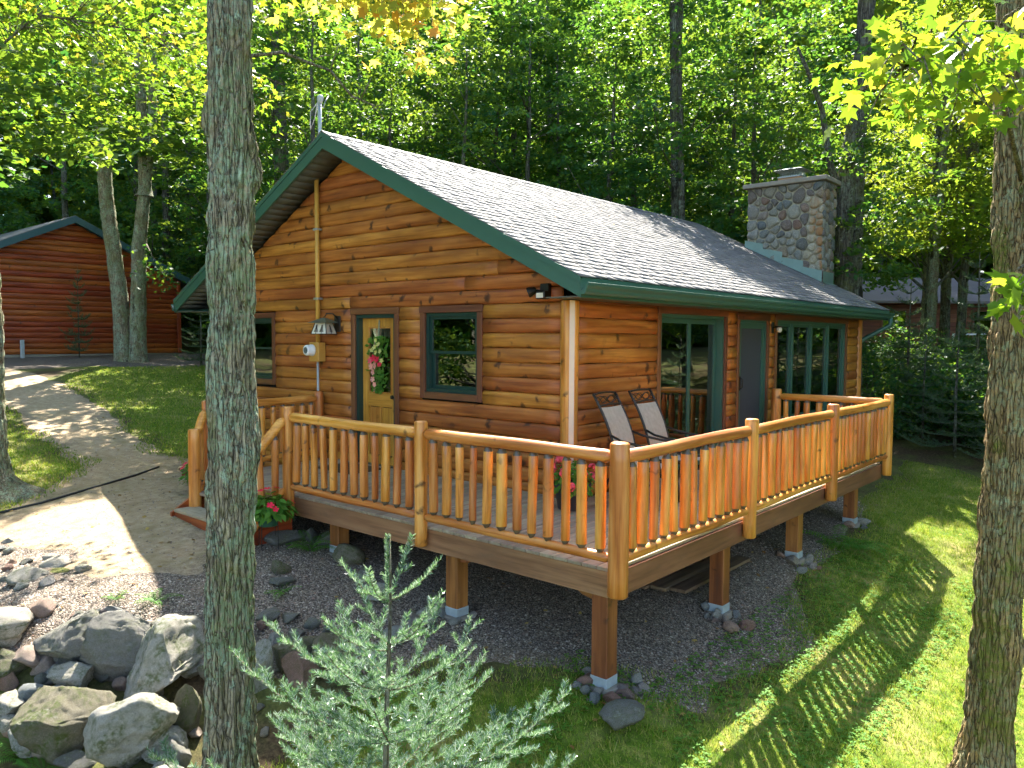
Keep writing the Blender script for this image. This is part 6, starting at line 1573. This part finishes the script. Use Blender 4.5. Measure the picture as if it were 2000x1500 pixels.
o = pymesh("bulb", *lathe([(.02, 0), (.04, .02), (.045, .06), (.02, .09)], 14), LED, wl_, Matrix.Translation((.15, 5.47, 1.875))); box("hood", (.10, 5.41, 1.955), (.20, 5.53, 1.975), BLACKM, wl_, .006)
# flower swag on the entry door
ws = empty("door_swag", (-3.285, .04, 1.45), "teardrop swag of leaves and pink flowers on the entry door", "wreath")
tube("ribbon", [(-3.285, .052, 2.0), (-3.285, .045, 1.86), (-3.285, .04, 1.74)], .008, simple("swag_ribbon", (.28, .32, .22), .7), ws, 6)
rng = np.random.default_rng(12)
P = np.stack([rng.normal(0, .11, 260), rng.uniform(-.02, .03, 260), rng.uniform(-.42, .34, 260)], 1); P[:, 0] *= (1 - .55 * np.clip(-P[:, 2] / .42, 0, 1)); P += [-3.285, .02, 1.42]
V_, F_ = kite_leaves(P, rng.uniform(.05, .10, 260), rng, (0, -1, .3), .6)
mobj("greenery", raw_mesh("greenery", V_, F_, False, {"leafrnd": rng.uniform(0, 1, 260)}), LEAF_P, ws)["kind"] = "stuff"
for dx, dz, mt, r in ((-.03, .20, YELLOWFL, .035), (.05, .24, YELLOWFL, .035), (-.09, .16, YELLOWFL, .03), (.09, .15, YELLOWFL, .035), (.0, .13, YELLOWFL, .035), (.12, .02, YELLOWFL, .035), (-.12, .02, PINKFL, .05), (-.05, .05, REDFL, .05), (.03, .03, REDFL, .05), (.08, -.03, REDFL, .04), (-.10, -.06, SALMON, .05), (-.02, -.05, SALMON, .05), (-.06, -.14, SALMON, .045), (-.07, -.24, SALMON, .04), (-.03, -.31, SALMON, .035), (.0, .30, YELLOWFL, .03)):
    bloom(ws, (-3.285 + dx, -.01, 1.42 + dz), r, mt, (random.uniform(-.3, .3), -1, random.uniform(0, .5)))

# patio chairs
def chair(x, y, rot, label):
    t = empty("patio_chair", (x, y, 0), label, "chair", "patio chairs against the cabin wall"); M = Matrix.Translation((x, y, 0)) @ Matrix.Rotation(rot, 4, 'Z')
    w = .245
    def bk(h): return -.16 - .30 * (h - .42) / .75 + .05 * math.sin((h - .42) / .75 * math.pi)   # x of the back at height h
    for s in (-1, 1):
        J = Joint().sweep([(bk(h), s * w, h) for h in np.linspace(.40, 1.16, 9)], .015, 8)
        J.build("back_upright", BRONZE, t, M, True)
        J = Joint().sweep([(.33, s * (w + .03), 0), (.30, s * (w + .035), .22), (.345, s * (w + .045), .45), (.315, s * (w + .05), .60), (.27, s * (w + .05), .645), (.10, s * (w + .045), .655), (-.10, s * (w + .03), .685), (bk(.72), s * w, .73)], .0135, 8)
        J.build("arm", BRONZE, t, M, True)
        J = Joint().sweep([(-.36, s * (w + .02), 0), (-.26, s * w, .25), (-.16, s * w, .41), (.0, s * w, .40), (.28, s * w, .425)], .0135, 8); J.build("leg", BRONZE, t, M, True)
        Joint().sweep([(-.2, s * (w + .01), .33), (.31, s * (w + .035), .24)], .010, 6).build("stretcher", BRONZE, t, M, True)
    for h in (1.155, 1.03, .44): Joint().sweep([(bk(h), yy, h + .012 * math.cos(yy * 6)) for yy in np.linspace(-w, w, 7)], .012, 7).build("back_rail", BRONZE, t, M, True)
    J = Joint()
    for ph in (0, math.pi):
        J.sweep([(bk(1.09) - .0, yy, 1.093 + .038 * math.sin(yy / w * math.pi * 1.5 + ph)) for yy in np.linspace(-w, w, 25)], .005, 5)
    for ph in (.6, math.pi + .6): J.sweep([(bk(1.09) + .006, yy, 1.093 + .042 * math.sin(yy / w * math.pi * 1.0 + ph)) for yy in np.linspace(-w, w, 21)], .005, 5)
    J.build("scroll_work", BRONZE, t, M, True)
    def sheet(pts, nm):
        V = []; F = []
        for px_, pz_ in pts:
            for yy in np.linspace(-w + .005, w - .005, 7): V.append((px_, yy, pz_ - .008 * math.cos(yy / w * 1.5)))
        for i in range(len(pts) - 1):
            for j in range(6): F.append((i * 7 + j, i * 7 + j + 1, (i + 1) * 7 + j + 1, (i + 1) * 7 + j))
        o_ = pymesh(nm, V, F, SLING, t, M); set_smooth(o_.data); return o_
    sheet([(bk(h) + .004, h) for h in np.linspace(.47, 1.02, 8)], "back_sling")
    sheet([(bk(.46) + .02, .43), (-.05, .41), (.1, .405), (.22, .415), (.29, .432), (.30, .42)], "seat_sling")
chair(.74, .30, .10, "tan sling patio chair nearest the cabin corner"); chair(.76, .98, .05, "tan sling patio chair next to the glass patio door")

# hose, lumber, timber step, doormat, ferns
hp = [(-6.4,-3.66),(-6.41,-3.18),(-6.54,-2.68),(-6.75,-2.12),(-7.0,-1.65),(-7.35,-1.16)]
tag(tube("garden_hose", [(x, y, hz(x, y) + .025) for x, y in hp], .016, HOSE, None, 8), "thin black hose lying across the sandy drive", "hose")
for i in range(4):
    lo = np.array((.55 + i * .17, -.15, 0)); g_ = hz(1.0, .6)
    ob = box("lumber_board", (.75 + i * .19, -.25 + .06 * i, g_ + .03 + .004 * i), (.75 + i * .19 + .17, 1.3 + .05 * i, g_ + .065 + .004 * i), None, None, .004, M_oldboard)
    tag(ob, "weathered board of the flat stack lying under the deck", "board", "boards stacked under the deck")
    ob["label"] = ["board at the cabin side of the flat stack under the deck", "second board of the flat stack under the deck", "third board of the flat stack under the deck", "outermost board of the flat stack under the deck"][i]
for k, (x, y, lab) in enumerate(((-4.75, -4.35, "pale timber step edging the drive's near corner"), (-5.25, -4.2, "weathered timber step behind the pale one"))):
    ob = box("timber_step", (-.45, -.11, -.05), (.45, .11, .07), None, None, .01, M_deckbd); w = Matrix.Translation((x, y, hz(x, y) + .02)) @ Matrix.Rotation(-.5, 4, 'Z'); ob.matrix_basis = w; tag(ob, lab, "timber")
tag(box("door_mat", (-3.65, -.75, .003), (-2.9, -.2, .018), simple("coir_mat", (.10, .075, .045), .95, .1, 0, .4, 90), None, .004), "dark coir mat before the entry door", "door mat")
def frond_mesh(seed, L=.3):
    rg_ = random.Random(seed); V = []; F = []; k = 16
    for i in range(k):
        t = i / k; x = L * t; z = L * (.75 * t - .75 * t * t); w = L * .23 * math.sin(math.pi * min(1, .12 + .9 * t)) ** .8
        for s in (-1, 1):
            b0 = len(V); V += [(x, 0, z), (x + .012, s * w * .5, z - .01 + .012), (x + .03, s * w, z - .02), (x + .024, s * w * .45, z)]; F.append((b0, b0 + 1, b0 + 2, b0 + 3))
    me = bpy.data.meshes.new("frond"); me.from_pydata(V, [], F); me.materials.append(LEAF_P); return me
FR = [frond_mesh(1, .26), frond_mesh(2, .34)]
FERNS = [(-1.99,-1.98,1.1,"bright green fern under the deck's edge by the stairs"),(-1.27,-2.80,.7,"small green fern in the middle of the shaded gravel"),(-1.88,-3.72,.7,"pale fern at the sunlit end of the gravel"),(-2.15,-3.95,.55,"tiny fern beside the sandy drive's end"),(0.25,-3.0,.9,"fern tucked behind the young fir"),(1.85,3.25,1.5,"lush ferns between the deck's far support posts"),(2.0,3.55,1.2,"feathery fern beyond the third support post"),(-1.25,-5.02,1.0,"fern in the bottom left corner below the rocks"),(-0.34,-2.75,.8,"fern growing between the bank stones beside the fir"),(-0.95,-4.95,.7,"small weed fern at the foot of the mossy boulder")]
for x, y, s, lab in FERNS:
    t = empty("fern", (x, y, hz(x, y)), lab, "fern"); nfr = 11 if s > 1 else 8
    for k in range(nfr): mobj("frond", FR[k % 2], LEAF_P, t, Matrix.Translation((x, y, hz(x, y))) @ Matrix.Rotation(k * 6.283 / nfr + random.uniform(-.3, .3), 4, 'Z') @ Matrix.Rotation(random.uniform(-.5, .15), 4, 'Y') @ Matrix.Scale(s * random.uniform(.7, 1.1), 4))

# fallen leaves and twigs scattered about (stuff)
rng = np.random.default_rng(31)
lx = np.r_[rng.uniform(.5, 5.5, 260), rng.uniform(-12, -2, 260), rng.uniform(-3, 2.5, 160)]; ly = np.r_[rng.uniform(-3.5, 8, 260), rng.uniform(-4.5, 1, 260), rng.uniform(-4.8, 3, 160)]
V_, F_ = maple_leaves(np.stack([lx, ly, H(lx, ly) + .022], 1), rng.uniform(.03, .075, len(lx)), rng, tilt=.25)
LITTER = leaf_mat("dry_fallen_leaf", [(0, (0.20, 0.10, 0.03)), (0.5, (0.32, 0.20, 0.06)), (1, (0.42, 0.30, 0.08))], [(0, (0.3, 0.15, 0.03)), (1, (0.5, 0.35, 0.1))], 0.2)
tag(mobj("fallen_leaves", raw_mesh("fallen_leaves", V_, F_, False, {"leafrnd": np.repeat(rng.uniform(0, 1, len(lx)), 12)}), LITTER), "dry fallen leaves scattered on lawn, drive and gravel", "leaves", None, "stuff")
rx = rng.uniform(XR + .2, XE, 420); ry = Y1 - np.abs(rng.normal(0, 4.5, 420)); k_ = ry > Y0 + .1; rx, ry = rx[k_], ry[k_]
V_, F_ = kite_leaves(np.stack([rx, ry, ZR - SL * np.abs(rx - XR) + .022], 1), rng.uniform(.02, .05, len(rx)), rng, (ST, 0, CT), .12)
tag(mobj("roof_litter", raw_mesh("roof_litter", V_, F_, False, {"leafrnd": rng.uniform(0, 1, len(rx))}), LITTER), "small dry leaves lying on the shingle roof", "leaves", None, "stuff")

# things that still share a label are told apart by their order from left to right
def _u(o):
    p = WM[o].translation; dx, dy = p.x - 5.051, p.y + 6.8283
    return (.7577 * dx + .6526 * dy) / max(.1, -.6526 * dx + .7577 * dy)
_by = {}
for o in list(WM):
    if o.parent is None and "label" in o and o.get("category") in ("tree", "shrub", "stone", "cobble"): _by.setdefault(o["label"], []).append(o)
for lab, L in _by.items():
    if 1 < len(L) < 10:
        for w, o in zip({2: ["left-hand", "right-hand"], 3: ["left-hand", "middle", "right-hand"]}.get(len(L), ["leftmost", "second-from-left", "third-from-left", "fourth-from-left", "fifth-from-left", "sixth-from-left", "seventh-from-left", "eighth-from-left", "ninth-from-left"]), sorted(L, key=_u)): o["label"] = w + " " + lab
